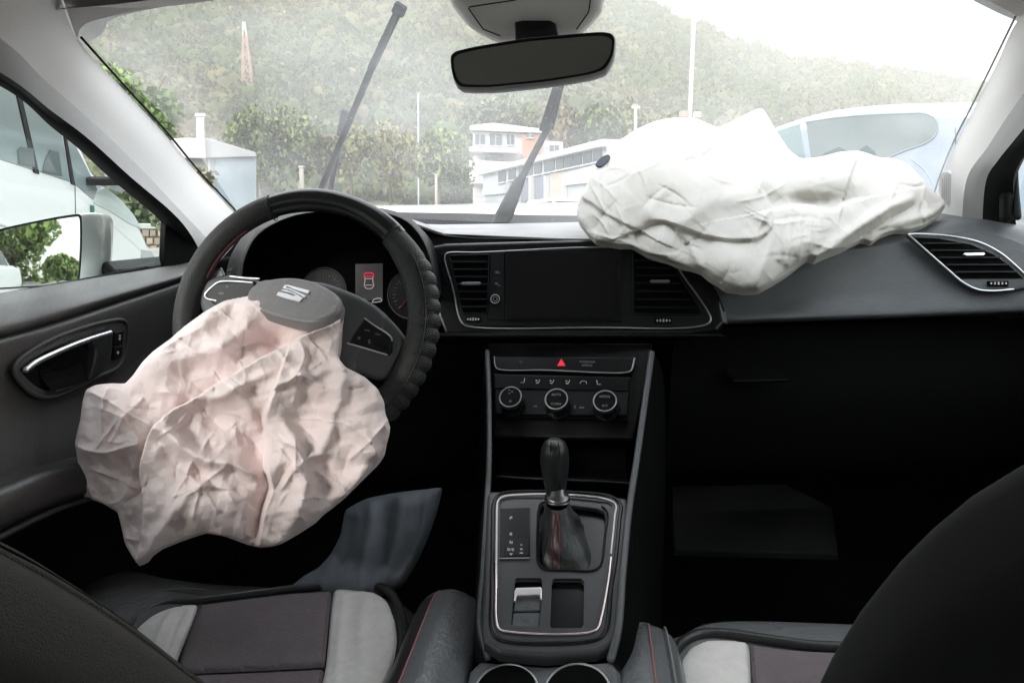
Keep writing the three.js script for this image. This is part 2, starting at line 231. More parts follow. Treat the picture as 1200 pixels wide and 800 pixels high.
// right pillar
const R1 = [P(1085, 285, 1.71), P(1096, 236, 1.68), P(1118, 175, 1.52), P(1145, 122, 1.38), P(1170, 72, 1.26), P(1196, 20, 1.15), V(0.62, 1.43, -0.95), V(0.60, 1.455, -0.6), V(0.58, 1.47, 0), V(0.58, 1.45, 1.3)];
const R2 = [P(1128, 285, 1.53), P(1128, 255, 1.50), P(1134, 208, 1.42), P(1158, 172, 1.31), P(1180, 138, 1.22), P(1204, 104, 1.15), P(1240, 50, 1.05), V(0.665, 1.40, -0.6), V(0.66, 1.41, 0), V(0.66, 1.39, 1.3)];
const R3 = [P(1153, 285, 1.43), P(1152, 255, 1.42), P(1156, 212, 1.36), P(1170, 188, 1.26), P(1186, 168, 1.18), P(1204, 146, 1.12), P(1240, 104, 1.02), V(0.70, 1.35, -0.6), V(0.70, 1.36, 0), V(0.70, 1.34, 1.3)];
const R4 = [P(1194, 285, 1.40), P(1190, 250, 1.38), P(1188, 212, 1.32), P(1196, 190, 1.24), P(1206, 176, 1.17), P(1220, 158, 1.11), P(1250, 118, 1.02), V(0.725, 1.325, -0.6), V(0.725, 1.33, 0), V(0.725, 1.31, 1.3)];
part('pillar_trim', gridGeo([R1, bulge(R1, R2, 0.012), R2], 60, 8), M.pillar, shell, { label: 'pale right windscreen pillar trim with tweeter grille' });
part('pillar_jamb', gridGeo([R2, bulge(R2, R3, 0.004), R3], 60, 6), M.jamb, shell);
part('door_seal', gridGeo([R3, bulge(R3, R4, 0.010), R4], 60, 6), M.rubber, shell);
part('glass_gasket', tube(R1.slice(0, 6).map((p) => p.clone().add(V(-0.004, 0.002, -0.004))), 0.0016, { seg: 60 }), M.jamb, shell);
{ // tweeter grille: an oval of small holes in the right pillar foot
  const F = new Flat(P(1108, 240, 1.585), P(1128, 240, 1.525), P(1112, 190, 1.54)), dots = [];
  const oval = [[1104, 205], [1112, 200], [1121, 208], [1125, 224], [1122, 238], [1114, 242], [1106, 234], [1103, 220]];
  const g = part('speaker_grille', F.plate(oval, 0.004, { h: -0.001, bevel: 0.001, smooth: true }), M.pillar, shell);
  for (let j = 0; j < 15; j++) for (let i = 0; i < 9; i++) { const x = 1105 + i * 2.3, y = 203 + j * 2.5 + (i % 2) * 1.25; if (((x - 1114) / 9) ** 2 + ((y - 221) / 18) ** 2 < 1) dots.push(F.disc(x, y, 0.0011, 0.0008, { h: 0.0031, seg: 6 })); }
  const d = part('grille_holes', dots, M.jamb, g); d.userData.kind = 'stuff';
}
// headliner, roof skin, windscreen header
const H0 = [L1[5], P(97, 30, 1.06), P(130, 19, 1.05), P(250, -2, 1.04), P(420, -34, 1.02), P(620, -60, 1.0), P(900, -50, 1.04), P(1100, -25, 1.10), R1[5]];
const H1 = [V(-0.64, 1.42, -0.92), V(-0.60, 1.425, -0.9), V(-0.5, 1.43, -0.88), V(-0.3, 1.44, -0.86), V(-0.15, 1.445, -0.86), V(0, 1.45, -0.86), V(0.25, 1.445, -0.86), V(0.45, 1.43, -0.88), V(0.62, 1.43, -0.95)];
const Hrow = (z, y) => [-0.60, -0.52, -0.42, -0.28, -0.14, 0, 0.2, 0.42, 0.60].map((x) => V(x, y - 0.05 * (x / 0.6) ** 2 + 0.03, z));
part('headliner', gridGeo([H0, H1, Hrow(-0.55, 1.47), Hrow(0, 1.48), Hrow(1.3, 1.46)], 48, 40), M.liner, shell);
part('sun_visor', [gridGeo([[P(60, 12, 0.98), P(160, 2, 0.97), P(290, -18, 0.95)], [P(95, 5, 1.02), P(170, 9, 1.03), P(285, -4, 1.01)], [P(97, 2, 1.03), P(170, 5, 1.04), P(285, -8, 1.02)]], 24, 8)], M.liner, shell);
{ const up = (p) => p.clone().add(V(0, 0.05, 0)); part('roof_panel', gridGeo([H0.map((p) => p.clone().add(V(0, 0.02, -0.06))), H1.map(up), Hrow(-0.55, 1.53), Hrow(0, 1.55), Hrow(1.4, 1.52)].map((r) => [V(r[0].x - 0.14, r[0].y - 0.06, r[0].z), ...r, V(r[8].x + 0.14, r[8].y - 0.06, r[8].z)]), 40, 30), M.silver, shell); }
// windscreen: dusty glass between cowl and header
const W0 = [P(285, 262, 1.72), V(-0.5, 1.10, -1.76), V(0, 1.085, -1.80), V(0.5, 1.10, -1.77), P(1090, 262, 1.72)].map((p) => p.clone().add(V(0, 0, -0.012)));
const W2 = [P(86, 41, 1.07), P(180, 5, 1.05), P(620, -66, 1.0), P(1000, -45, 1.07), P(1202, 12, 1.14)].map((p) => p.clone().add(V(0, 0.004, -0.014)));
const W1 = W0.map((p, i) => p.clone().lerp(W2[i], 0.5).add(V(0, 0.022, -0.022)));
part('windscreen', gridGeo([W0, W1, W2], 40, 24), M.windscreen, shell);
// cowl below the glass, bonnet beyond it
part('cowl_panel', [gridGeo([[V(-0.86, 1.09, -1.745), V(-0.4, 1.082, -1.80), V(0, 1.074, -1.83), V(0.45, 1.082, -1.80), V(0.86, 1.09, -1.745)], [V(-0.88, 1.118, -1.95), V(-0.4, 1.112, -2.02), V(0.0, 1.106, -2.05), V(0.45, 1.112, -2.02), V(0.88, 1.118, -1.95)]], 24, 4)], M.rubber, shell);
{ const bx = [-0.88, -0.6, -0.3, 0, 0.3, 0.6, 0.88], row = (y, z, c) => bx.map((x) => V(x, y - c * x * x, z + 0.10 * x * x));
  part('bonnet', gridGeo([row(1.098, -2.035, 0), row(1.118, -2.05, 0), row(1.140, -2.35, 0.02), row(1.138, -2.7, 0.05), row(1.08, -3.0, 0.08), row(0.86, -3.2, 0.08), row(0.5, -3.24, 0.06)], 32, 30), M.silver, shell);
  for (const s of [-1, 1]) part('front_wing', gridGeo([[V(s * 0.88, 1.10, -1.75), V(s * 0.88, 1.10, -2.1), V(s * 0.88, 1.09, -2.6), V(s * 0.88, 0.8, -3.1)], [V(s * 0.93, 1.0, -1.75), V(s * 0.93, 1.0, -2.1), V(s * 0.93, 0.95, -2.6), V(s * 0.9, 0.7, -3.08)], [V(s * 0.92, 0.35, -1.75), V(s * 0.92, 0.35, -2.1), V(s * 0.92, 0.35, -2.6), V(s * 0.9, 0.35, -3.08)]], 20, 10), M.silver, shell); }
// bulkhead, floor, rear of the cabin
part('floor_carpet', [rbox(1.80, 0.03, 3.4, 0.01, 0, 0.315, -0.1), rbox(1.84, 0.74, 0.03, 0.01, 0, 0.68, -1.74), rbox(0.03, 0.7, 0.5, 0.01, -0.80, 0.66, -1.55), rbox(0.03, 0.7, 0.5, 0.01, 0.90, 0.66, -1.55), rbox(0.16, 0.2, 1.5, 0.05, 0.0, 0.42, -0.7)], M.blackDeep, shell);
part('toe_board', gridGeo([[V(-0.8, 0.33, -1.35), V(0.9, 0.33, -1.35)], [V(-0.8, 0.4, -1.52), V(0.9, 0.4, -1.52)], [V(-0.8, 0.75, -1.70), V(0.9, 0.75, -1.70)]], 4, 10), M.blackDeep, shell);
for (const s of [-1, 1]) {
  part('centre_pillar', [rbox(0.07, 0.62, 0.16, 0.02, s * 0.735, 1.05, 0.30)], M.jamb, shell);
  part('rear_side_panel', [rbox(0.06, 0.72, 1.3, 0.02, s * 0.755, 0.66, 0.82), rbox(0.06, 0.45, 0.22, 0.02, s * 0.735, 1.16, 1.30)], M.black, shell);
  part('outer_sill', [rbox(0.06, 0.16, 2.9, 0.02, s * 0.83, 0.36, -0.2)], M.silver, shell);
}
part('tailgate', [rbox(1.5, 0.75, 0.05, 0.02, 0, 0.66, 1.46), rbox(1.5, 0.14, 0.05, 0.02, 0, 1.42, 1.42)], M.black, shell);
part('parcel_shelf', [rbox(1.4, 0.02, 0.4, 0.008, 0, 1.0, 1.24)], M.black, shell);
for (const s of [-1, 1]) part('wheel', [new THREE.TorusGeometry(0.24, 0.09, 12, 32).rotateY(Math.PI / 2).translate(s * 0.84, 0.33, -2.55), new THREE.TorusGeometry(0.24, 0.09, 12, 32).rotateY(Math.PI / 2).translate(s * 0.84, 0.33, 1.0)], M.tyre, shell);
const bench = thing('rear_bench', 'dark leather rear bench seat behind the two front seats', 'seat', V(0, 0.3, 0.8));
part('cushion', rbox(1.3, 0.2, 0.5, 0.06, 0, 0.5, 0.85), M.seatBlack, bench);
part('backrest', rbox(1.3, 0.6, 0.14, 0.06, 0, 0.82, 1.12), M.seatBlack, bench);

// ================================================================ doors
const door = thing('front_door', 'open-topped dark grey driver door with chrome pull handle and silver side mirror', 'car door', V(-0.74, 0.4, -0.85), { group: undefined });
door.userData.label = "dark grey driver's door with chrome pull handle, its silver side mirror outside";
{
  const S = (pts, x) => pts.map(([a, b]) => PX(a, b, x));
  const ex = (row, back, fwd) => [back, ...row, fwd].filter(Boolean);
  const sillOut = [V(-0.745, 1.0, 0.28), V(-0.745, 1.0, -0.3), ...S([[0, 343], [60, 334], [120, 324], [205, 309]], -0.745), V(-0.745, 1.03, -1.42)];
  const sillMid = [V(-0.715, 0.995, 0.28), V(-0.715, 0.995, -0.3), ...S([[0, 362], [60, 350], [120, 338], [215, 313]], -0.715), V(-0.72, 1.03, -1.42)];
  const sillIn = [V(-0.700, 0.965, 0.28), V(-0.70, 0.968, -0.3), ...S([[0, 385], [60, 369], [120, 351], [225, 319]], -0.695), V(-0.715, 1.01, -1.42)];
  const groove = [V(-0.716, 0.945, 0.28), V(-0.716, 0.945, -0.3), ...S([[0, 395], [60, 378], [120, 359], [226, 325]], -0.714), V(-0.73, 1.0, -1.42)];
  const upTop = [V(-0.69, 0.93, 0.28), V(-0.69, 0.93, -0.3), ...S([[0, 402], [60, 386], [120, 366], [226, 330]], -0.692), V(-0.71, 0.99, -1.42)];
  const mid = [V(-0.69, 0.86, 0.28), V(-0.69, 0.86, -0.3), ...S([[0, 470], [60, 462], [120, 448], [205, 400]], -0.705), V(-0.72, 0.9, -1.42)];
  const low = [V(-0.67, 0.81, 0.28), V(-0.67, 0.81, -0.3), ...S([[0, 556], [60, 542], [100, 530], [180, 490]], -0.675), V(-0.70, 0.8, -1.42)];
  part('door_top', gridGeo([sillOut, sillMid, sillIn, groove], 50, 18), M.doorTop, door);
  const panel = part('door_panel', gridGeo([groove, upTop, mid, low], 50, 24), M.doorSoft, door);
  const a1 = low, a2 = low.map((p) => p.clone().add(V(0.055, 0.0, 0.0))), a3 = low.map((p) => p.clone().add(V(0.065, -0.035, 0.0))), a4 = low.map((p) => p.clone().add(V(0.03, -0.06, 0.0))), a5 = low.map((p) => V(-0.69, 0.70, p.z)), a6 = low.map((p) => V(-0.70, 0.35, p.z));
  part('armrest', [gridGeo([a1, a2, a3, a4], 40, 18), tube(a3.slice(1, -1).map((p) => p.clone().add(V(0.002, -0.010, 0))), 0.004, { seg: 40 })], M.seatBlack, door);
  part('lower_panel', gridGeo([a4, a5, a6], 30, 12), M.black, door);
  part('outer_skin', gridGeo([[V(-0.76, 1.0, 0.28), V(-0.76, 1.0, -0.6), V(-0.77, 1.02, -1.45)], [V(-0.86, 0.9, 0.28), V(-0.86, 0.9, -0.6), V(-0.88, 0.92, -1.45)], [V(-0.87, 0.4, 0.28), V(-0.87, 0.4, -0.6), V(-0.87, 0.4, -1.45)]], 20, 10), M.silver, door);
  part('inner_lip', [gridGeo([sillOut.map((p) => p.clone()), sillOut.map((p) => p.clone().add(V(-0.02, -0.003, 0)))], 30, 2)], M.rubber, door);
  // handle cluster
  const F = new Flat(PX(0, 450, -0.698), PX(140, 420, -0.702), PX(60, 395, -0.696));
  const rim = [[10, 432], [16, 422], [60, 395], [137, 374.5], [143.5, 379], [143, 408], [136, 427], [110, 441], [62, 463], [44, 465], [26, 456]];
  const inner = [[16, 432], [20, 427], [62, 401], [123, 384], [126, 388], [118, 433], [104, 443], [58, 458], [46, 459], [31, 451]];
  const bezel = part('handle_bezel', [F.plate(rim, 0.006, { h: 0.0, bevel: 0.003, smooth: true, holes: [inner] }), tube(rim.map((p) => F.at(p[0], p[1], 0.006)), 0.0032, { closed: true, seg: 90 })], M.doorSoft, panel);
  part('handle_recess', [F.plate(inner, 0.001, { h: 0.0015, smooth: false }), gridGeo([[F.at(40, 418, 0.004), F.at(70, 404, 0.004), F.at(104, 398, 0.004)], [F.at(44, 440, 0.004), F.at(72, 432, 0.002), F.at(102, 424, 0.004)], [F.at(50, 457, 0.012), F.at(74, 452, 0.012), F.at(98, 444, 0.012)]], 14, 10)], M.gloss, panel);
  const grip = part('door_handle', [F.plate([[96, 396], [120, 388], [121, 395], [114, 430], [106, 439], [94, 444], [99, 425], [101, 408]], 0.012, { h: 0.003, bevel: 0.004, smooth: true })], M.leather, panel);
  part('chrome_bar', [tube([[19, 432], [30, 424], [62, 409], [90, 398], [119, 389]].map((p) => F.at(p[0], p[1], 0.013)), 0.0042, { seg: 40 }), tube([[120, 389], [118, 410], [113, 430], [104, 440], [84, 449], [58, 457]].map((p) => F.at(p[0], p[1], 0.010)), 0.0011, { seg: 40 })], M.chrome, grip);
  const sw = part('lock_switch', [F.plate([[128, 389], [138, 386.5], [137, 403], [127, 405]], 0.004, { h: 0.006, bevel: 0.001 }), F.plate([[127, 406.5], [137, 404.5], [135, 418], [125, 421]], 0.004, { h: 0.006, bevel: 0.001 })], M.black, panel);
  part('lock_symbol', [F.disc(132.5, 396, 0.0024, 0.0008, { h: 0.0101, seg: 16 }), F.box(131.5, 391.5, 133.6, 394, 0.0008, { h: 0.0101, bevel: 0 }), F.disc(130.5, 412.5, 0.0024, 0.0008, { h: 0.0101, seg: 16 })], M.print, sw);
  // mirror sail and window glass
  part('mirror_sail', [new Flat(PX(192, 262, -0.742), PX(214, 312, -0.735), PX(203, 262, -0.735)).plate([[191, 255], [208, 258], [240, 303], [238, 320], [192, 318], [189, 300]], 0.012, { h: -0.006, bevel: 0.003 })], M.black, door);
  part('window_glass', gridGeo([[V(-0.755, 0.99, 0.24), V(-0.755, 1.0, -0.6), PX(196, 312, -0.755)], [V(-0.748, 1.15, 0.24), V(-0.748, 1.15, -0.6), PX(192, 285, -0.752)], [V(-0.735, 1.33, 0.24), V(-0.735, 1.33, -0.6), PX(186, 256, -0.748)]], 12, 6), M.sideGlass, door);
  // side mirror
  const c0 = P(48, 290, 1.18), nrm = V(0.13, 0.045, 1).normalize(), u = V(0, 1, 0).cross(nrm).normalize(), G = new Flat(c0, c0.clone().add(u), c0.clone().add(V(0, 1, 0).addScaledVector(nrm, -nrm.y).normalize()));
  const rimPx = [[-70, 318], [-50, 290], [0, 268], [60, 255], [93, 250], [98, 256], [98, 292], [95, 329], [86, 334], [40, 337], [-20, 340], [-58, 336]];
  const base = new THREE.CatmullRomCurve3(rimPx.map((p) => { const q = G.px(...p); return V(q.x, q.y, 0); }), true, 'catmullrom', 0.3).getPoints(72).slice(0, -1);
  const cx = base.reduce((s, p) => s + p.x, 0) / base.length, cy = base.reduce((s, p) => s + p.y, 0) / base.length;
  const ring = (k, h, dx = 0, dy = 0) => base.map((p) => G.w(cx + (p.x - cx) * k + dx, cy + (p.y - cy) * k + dy, h));
  const house = part('side_mirror', rings([ring(0.985, 0.004), ring(1.0, 0), ring(1.03, -0.018), ring(1.045, -0.04), ring(1.03, -0.068, 0, 0.001), ring(0.98, -0.094, 0, 0.002), ring(0.89, -0.118, 0, 0.004), ring(0.74, -0.138, 0, 0.005), ring(0.52, -0.151, 0, 0.005), ring(0.25, -0.158, 0, 0.005)], { capA: false }), M.silver, door, { label: 'silver side mirror housing' });
  part('mirror_frame', rings([ring(0.985, 0.004), ring(0.975, 0.006), ring(0.94, 0.003), ring(0.935, -0.006)], { capA: false, capB: false }), M.rubber, house);
  part('mirror_glass', rings([0.935, 0.8, 0.65, 0.5, 0.35, 0.2, 0.02].map((k) => base.map((p) => { const dx = (p.x - cx) * k, dy = (p.y - cy) * k; return G.w(cx + dx, cy + dy, 0.0012 - (dx * dx + dy * dy) / 2.6); })), { capA: false }), M.mirror, house);
  part('mirror_foot', [bar(G.at(105, 322, -0.05), PX(200, 312, -0.76), 0.05, 0.03, 0.012)], M.black, house);
}
const pdoor = thing('front_door', "dark passenger's door seen at the right edge beyond the dashboard vent", 'car door', V(0.74, 0.4, -0.85));
{
  const S = (pts, x) => pts.map(([a, b]) => PX(a, b, x));
  const o = [V(0.845, 1.0, 0.28), V(0.845, 1.0, -0.6), ...S([[1204, 254]], 0.86), PX(1150, 253, 0.88)], i = [V(0.815, 0.99, 0.28), V(0.815, 0.99, -0.6), ...S([[1204, 264]], 0.835), PX(1146, 256, 0.865)], g1 = [V(0.82, 0.965, 0.28), V(0.82, 0.965, -0.6), ...S([[1204, 272]], 0.845), PX(1142, 259, 0.87)];
  part('door_top', gridGeo([o, i, g1], 24, 10), M.doorTop, pdoor);
  part('door_panel', gridGeo([g1, [V(0.80, 0.95, 0.28), V(0.80, 0.95, -0.6), ...S([[1204, 280]], 0.845), PX(1146, 265, 0.87)], [V(0.80, 0.8, 0.28), V(0.80, 0.8, -0.6), V(0.84, 0.8, -1.1), V(0.87, 0.8, -1.5)], [V(0.81, 0.35, 0.28), V(0.81, 0.35, -0.6), V(0.84, 0.35, -1.1), V(0.87, 0.35, -1.5)]], 24, 20), M.black, pdoor);
  part('outer_skin', gridGeo([[V(0.86, 1.0, 0.28), V(0.86, 1.0, -0.6), V(0.89, 1.02, -1.5)], [V(0.93, 0.9, 0.28), V(0.93, 0.9, -0.6), V(0.95, 0.92, -1.5)], [V(0.94, 0.4, 0.28), V(0.94, 0.4, -0.6), V(0.94, 0.4, -1.5)]], 20, 10), M.silver, pdoor);
  part('window_frame', [tube([PX(1180, 254, 0.765), PX(1181, 215, 0.755), PX(1190, 188, 0.735), PX(1206, 164, 0.72)], 0.011, { seg: 24 }), tube([PX(1193, 254, 0.775), PX(1190, 220, 0.77), PX(1189, 200, 0.76)], 0.006, { seg: 16 })], M.black, pdoor);
  part('window_glass', gridGeo([[V(0.755, 0.99, 0.24), V(0.755, 1.0, -0.6), PX(1190, 256, 0.785)], [V(0.735, 1.33, 0.24), V(0.735, 1.33, -0.6), PX(1186, 200, 0.775)]], 12, 4), M.sideGlass, pdoor);
}
for (const s of [-1, 1]) part('rear_window', gridGeo([[V(s * 0.75, 1.0, 0.4), V(s * 0.75, 1.0, 1.2)], [V(s * 0.73, 1.33, 0.4), V(s * 0.73, 1.33, 1.2)]], 4, 4), M.sideGlass, shell);
part('rear_window', gridGeo([[V(-0.7, 1.03, 1.47), V(0.7, 1.03, 1.47)], [V(-0.6, 1.36, 1.43), V(0.6, 1.36, 1.43)]], 4, 4), M.sideGlass, shell);

// ================================================================ rear view mirror
const rvm = thing('rear_view_mirror', 'dark rear view mirror hanging under a grey sensor cover at the top of the windscreen', 'mirror', P(618, 60, 1.0));
{
  const cov = (k, d, dy = 0) => new THREE.CatmullRomCurve3([[524, -30], [525, -6], [532, 8], [551, 30], [572, 43], [590, 49], [655, 49], [678, 40], [692, 28], [705, 12], [709, -8], [706, -30]].map(([x, y]) => P(617 + (x - 617) * k, (y + 30) * k - 30 + dy, d)), true, 'catmullrom', 0.25).getPoints(60).slice(0, -1);
  const c = part('sensor_cover', rings([cov(1, 1.30), cov(1.02, 1.2), cov(1.0, 1.10), cov(0.965, 1.085), cov(0.84, 1.072, 0)], {}), M.liner, rvm);
  const F = new Flat(P(550, 10, 1.0712), P(690, 10, 1.0712), P(617, 40, 1.0712));
  part('cover_seam', [F.line([[604, 0], [560, 6.5], [548, 8.5], [566, 34], [586, 42]], 0.0009, { h: 0.0, smooth: false }), F.line([[692, 0], [690, 14], [676, 34]], 0.0009, { h: 0.0, smooth: false })], M.black, c);
  const st = (k, d, dy = 0) => [[603, 26], [612, 24], [645, 24], [652, 28], [656, 50], [604, 54]].map(([x, y]) => P(628 + (x - 628) * k, y + dy, d));
  part('stalk', rings([st(1, 1.08), st(1, 1.045), st(0.93, 1.03)], {}), M.black, rvm);
  const G = new Flat(P(535, 88, 0.998), P(715, 65, 0.988), P(620, 40, 1.0));
  const edge = [[528, 66], [534, 60], [560, 54], [620, 44.5], [700, 37.5], [716, 39], [721, 46], [719, 66], [710, 82], [690, 89], [640, 97], [575, 103.5], [540, 103], [532, 94], [528.5, 80]];
  const base = new THREE.CatmullRomCurve3(edge.map((p) => { const q = G.px(...p); return V(q.x, q.y, 0); }), true, 'catmullrom', 0.3).getPoints(90).slice(0, -1);
  const cx = base.reduce((s, p) => s + p.x, 0) / base.length, cy = base.reduce((s, p) => s + p.y, 0) / base.length;
  const ring = (in_, h, k = 1) => base.map((p) => { const dx = p.x - cx, dy = p.y - cy, L = Math.hypot(dx / 3, dy); return G.w(cx + dx * k - Math.sign(dx) * Math.min(in_, Math.abs(dx)) * Math.min(1, Math.abs(dx) / 0.09), cy + dy * k - Math.sign(dy) * Math.min(in_, Math.abs(dy)) * Math.min(1, Math.abs(dy) / 0.022), h); });
  part('mirror_housing', rings([ring(0.0045, 0), ring(0.002, 0.0025), ring(0, 0), ring(-0.001, -0.008), ring(0, -0.02), ring(0, -0.032, 0.85), ring(0, -0.038, 0.5)], { capA: false }), M.satin.clone(), rvm);
  rvm.children.at(-1).material = mat(0.44, 0.42, 0.42, 0.45);
  part('bezel', rings([ring(0.0046, 0.0002), ring(0.0040, 0.0022), ring(0.0018, 0.0030), ring(0.0010, 0.0022)], { capA: false, capB: false }), M.black, rvm);
  part('mirror_glass', rings([ring(0.0043, 0.0004), ring(0.0043, -0.002)], {}), M.dimMirror, rvm);
}

// ================================================================ dashboard
const dash = thing('dashboard', 'black and grey dashboard with blank central screen and silver rimmed air vents', 'dashboard', V(0, 0.9, -1.4));
{
  // top pad, from the foot of the windscreen to the lip above the screen and the passenger's side
  const cols = [300, 400, 470, 520, 640, 760, 850, 950, 1050, 1130, 1180, 1240];
  const row = (ys, ds) => cols.map((x, k) => P(x, ys[k], ds[k] ?? ds.at(-1)));
  const back = row([262, 262, 262, 263, 261, 258, 254, 250, 248, 246, 246, 250], [1.68, 1.70, 1.72, 1.735, 1.74, 1.74, 1.73, 1.72, 1.71, 1.70, 1.66, 1.6]);
  const mid = row([262, 262, 262, 267, 267, 267, 266, 262, 258, 254, 256, 266], [1.5, 1.5, 1.5, 1.52, 1.52, 1.52, 1.52, 1.52, 1.52, 1.5, 1.47, 1.42]);
  const crest = row([256, 254, 254, 270.5, 274, 277, 282, 278, 268, 260, 264, 284], [1.36, 1.36, 1.36, 1.37, 1.37, 1.37, 1.38, 1.39, 1.4, 1.4, 1.38, 1.34]);
  const lip = row([268, 258, 258, 273.5, 278.5, 284, 305, 298, 285, 272, 279, 308], [1.30, 1.30, 1.30, 1.31, 1.31, 1.31, 1.305, 1.325, 1.35, 1.37, 1.355, 1.31]);
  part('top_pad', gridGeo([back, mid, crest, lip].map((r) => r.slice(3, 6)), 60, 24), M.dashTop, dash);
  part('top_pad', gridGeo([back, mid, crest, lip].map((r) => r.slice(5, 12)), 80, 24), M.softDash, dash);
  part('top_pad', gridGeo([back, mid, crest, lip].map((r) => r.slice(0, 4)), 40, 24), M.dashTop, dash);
  part('pad_lip', [gridGeo([lip.slice(2, 7), row([268, 258, 258, 276, 281, 287, 312, 305, 292, 279, 288, 320], [1.305, 1.305, 1.305, 1.305, 1.305, 1.305, 1.3, 1.315, 1.34, 1.36, 1.345, 1.30]).slice(2, 7), row([268, 262, 262, 279, 284, 290, 315, 305, 292, 279, 288, 320], [1.40, 1.40, 1.40, 1.40, 1.40, 1.40, 1.36]).slice(2, 7)], 40, 8)], M.black, dash);
  part('pad_underside', [gridGeo([[P(478, 272, 1.31), P(640, 280, 1.312), P(760, 286, 1.312), P(860, 310, 1.31)], [P(478, 300, 1.285), P(640, 295, 1.275), P(760, 297, 1.27), P(870, 330, 1.26)]], 20, 6)], M.blackDeep, dash);
  // passenger's side face
  const fc = [806, 850, 950, 1050, 1130, 1180, 1240];
  const fl = [0, 1, 2, 3, 4, 5, 6].map((k) => lip[[5, 6, 7, 8, 9, 10, 11][k]].clone()); fl[0] = P(806, 298, 1.305);
  const f1 = [[822, 318, 1.285], [852, 322, 1.29], [950, 314, 1.315], [1050, 302, 1.34], [1130, 290, 1.355], [1180, 296, 1.34], [1240, 324, 1.30]].map((p) => P(...p));
  const f2 = [[842, 346, 1.25], [862, 350, 1.255], [950, 346, 1.285], [1050, 340, 1.31], [1130, 336, 1.315], [1180, 338, 1.305], [1240, 346, 1.28]].map((p) => P(...p));
  const f3 = [[852, 374, 1.225], [866, 373.5, 1.225], [950, 370.5, 1.25], [1050, 367.5, 1.275], [1130, 365, 1.29], [1180, 363.5, 1.285], [1240, 361.5, 1.27]].map((p) => P(...p));
  const f4 = [[852, 379, 1.235], [866, 378.5, 1.235], [950, 375.5, 1.26], [1050, 372.5, 1.285], [1130, 369.5, 1.30], [1180, 368, 1.295], [1240, 366, 1.28]].map((p) => P(...p));
  const f5 = f4.map((p) => p.clone().add(V(0, -0.012, -0.22)));
  part('passenger_face', gridGeo([fl, f1, f2, f3, f4, f5], 70, 40), M.softDash, dash);
  // defroster outlet at the right end of the top pad
  { const D = new Flat(P(1100, 266, 1.47), P(1165, 276, 1.405), P(1130, 259, 1.50));
    const v = part('defroster_vent', D.plate([[1098, 265], [1110, 260], [1136, 261], [1160, 268], [1176, 281], [1150, 275], [1120, 269]], 0.006, { h: 0.004, bevel: 0.002, smooth: true }), M.softDash, dash);
    for (let k = 0; k < 5; k++) part('slot', D.plate([[1108 + k * 11.5, 263 + k * 1.7 + k * k * 0.35], [1117 + k * 11.5, 263.4 + k * 2 + k * k * 0.35], [1119 + k * 11.5, 266.2 + k * 2 + k * k * 0.42], [1114 + k * 11.5, 266.4 + k * 1.7 + k * k * 0.42]], 0.0008, { h: 0.0102 }), M.blackDeep, v); }
  // central unit
  const F = new Flat(P(520, 300, 1.27), P(835, 386, 1.215), P(745, 292, 1.262));
  const outer = [[497, 288], [520, 284], [745, 278], [800, 290], [822, 315], [846, 352], [852, 378], [842, 389], [812, 393], [520, 393], [511, 370]];
  const opening = [[521.5, 299], [526, 296.5], [742, 290.5], [786, 300], [834, 374], [831, 379], [812, 383.5], [545, 381.5], [538, 378]];
  const sur = part('centre_surround', F.plate(outer, 0.02, { h: -0.022, bevel: 0.008, bs: 4 }), M.gloss, dash);
  part('lower_lip', F.plate([[500, 390.5], [845, 391.5], [850, 395], [505, 395.5]], 0.012, { h: -0.006, bevel: 0.003 }), M.black, dash);
  part('trim_line', F.line([[521, 302], [523, 297.5], [560, 296], [745, 290.8], [784, 300], [800, 322], [833, 373], [831, 378.5], [812, 383.5], [700, 384], [546, 381.5], [540, 376], [530, 335]], 0.0016, { h: 0.001, closed: true, seg: 200 }), M.satin, sur);
  part('inner_panel', F.plate(opening, 0.003, { h: -0.0025, bevel: 0.001 }), M.glossTrim, sur);
  const scr = part('screen', F.plate([[592, 294.5], [729, 291], [727.5, 376], [592, 374.5]], 0.003, { h: 0.0006, bevel: 0.0012 }), M.gloss, dash);
  part('display', F.plate([[597, 298], [723, 294.5], [722, 373], [597, 371.5]], 0.0006, { h: 0.0042 }), M.screen, scr);
  part('screen_frame', [F.line([[591, 374.8], [729, 376.5]], 0.0010, { h: 0.002 }), F.line([[729.5, 292], [728.5, 376.5]], 0.0008, { h: 0.003 })], M.glossTrim, scr);
  const col = part('button_column', F.plate([[575, 295.5], [591, 295], [590.5, 375], [572, 374.5]], 0.003, { h: 0.0004, bevel: 0.001 }), M.glossTrim, dash);
  part('button_symbol', [F.box(581, 318, 584.5, 321, 0.0005, { h: 0.0036, bevel: 0 }), F.box(585, 319.4, 586.2, 321, 0.0005, { h: 0.0036, bevel: 0 }), F.box(580.5, 331.5, 584, 334, 0.0005, { h: 0.0036, bevel: 0 }), F.box(584.6, 334.2, 586.4, 336, 0.0005, { h: 0.0036, bevel: 0 })], M.printDim, col);
  const kn = part('volume_knob', [F.disc(581.3, 351.8, 0.0078, 0.008, { h: 0.003, r2: 0.0072 })], M.gloss, col);
  part('knob_ring', [F.ring(581.3, 351.8, 0.0074, 0.0010, { h: 0.0108 }), F.ring(581.3, 351.8, 0.0036, 0.0005, { h: 0.0112 })], M.satin, kn);
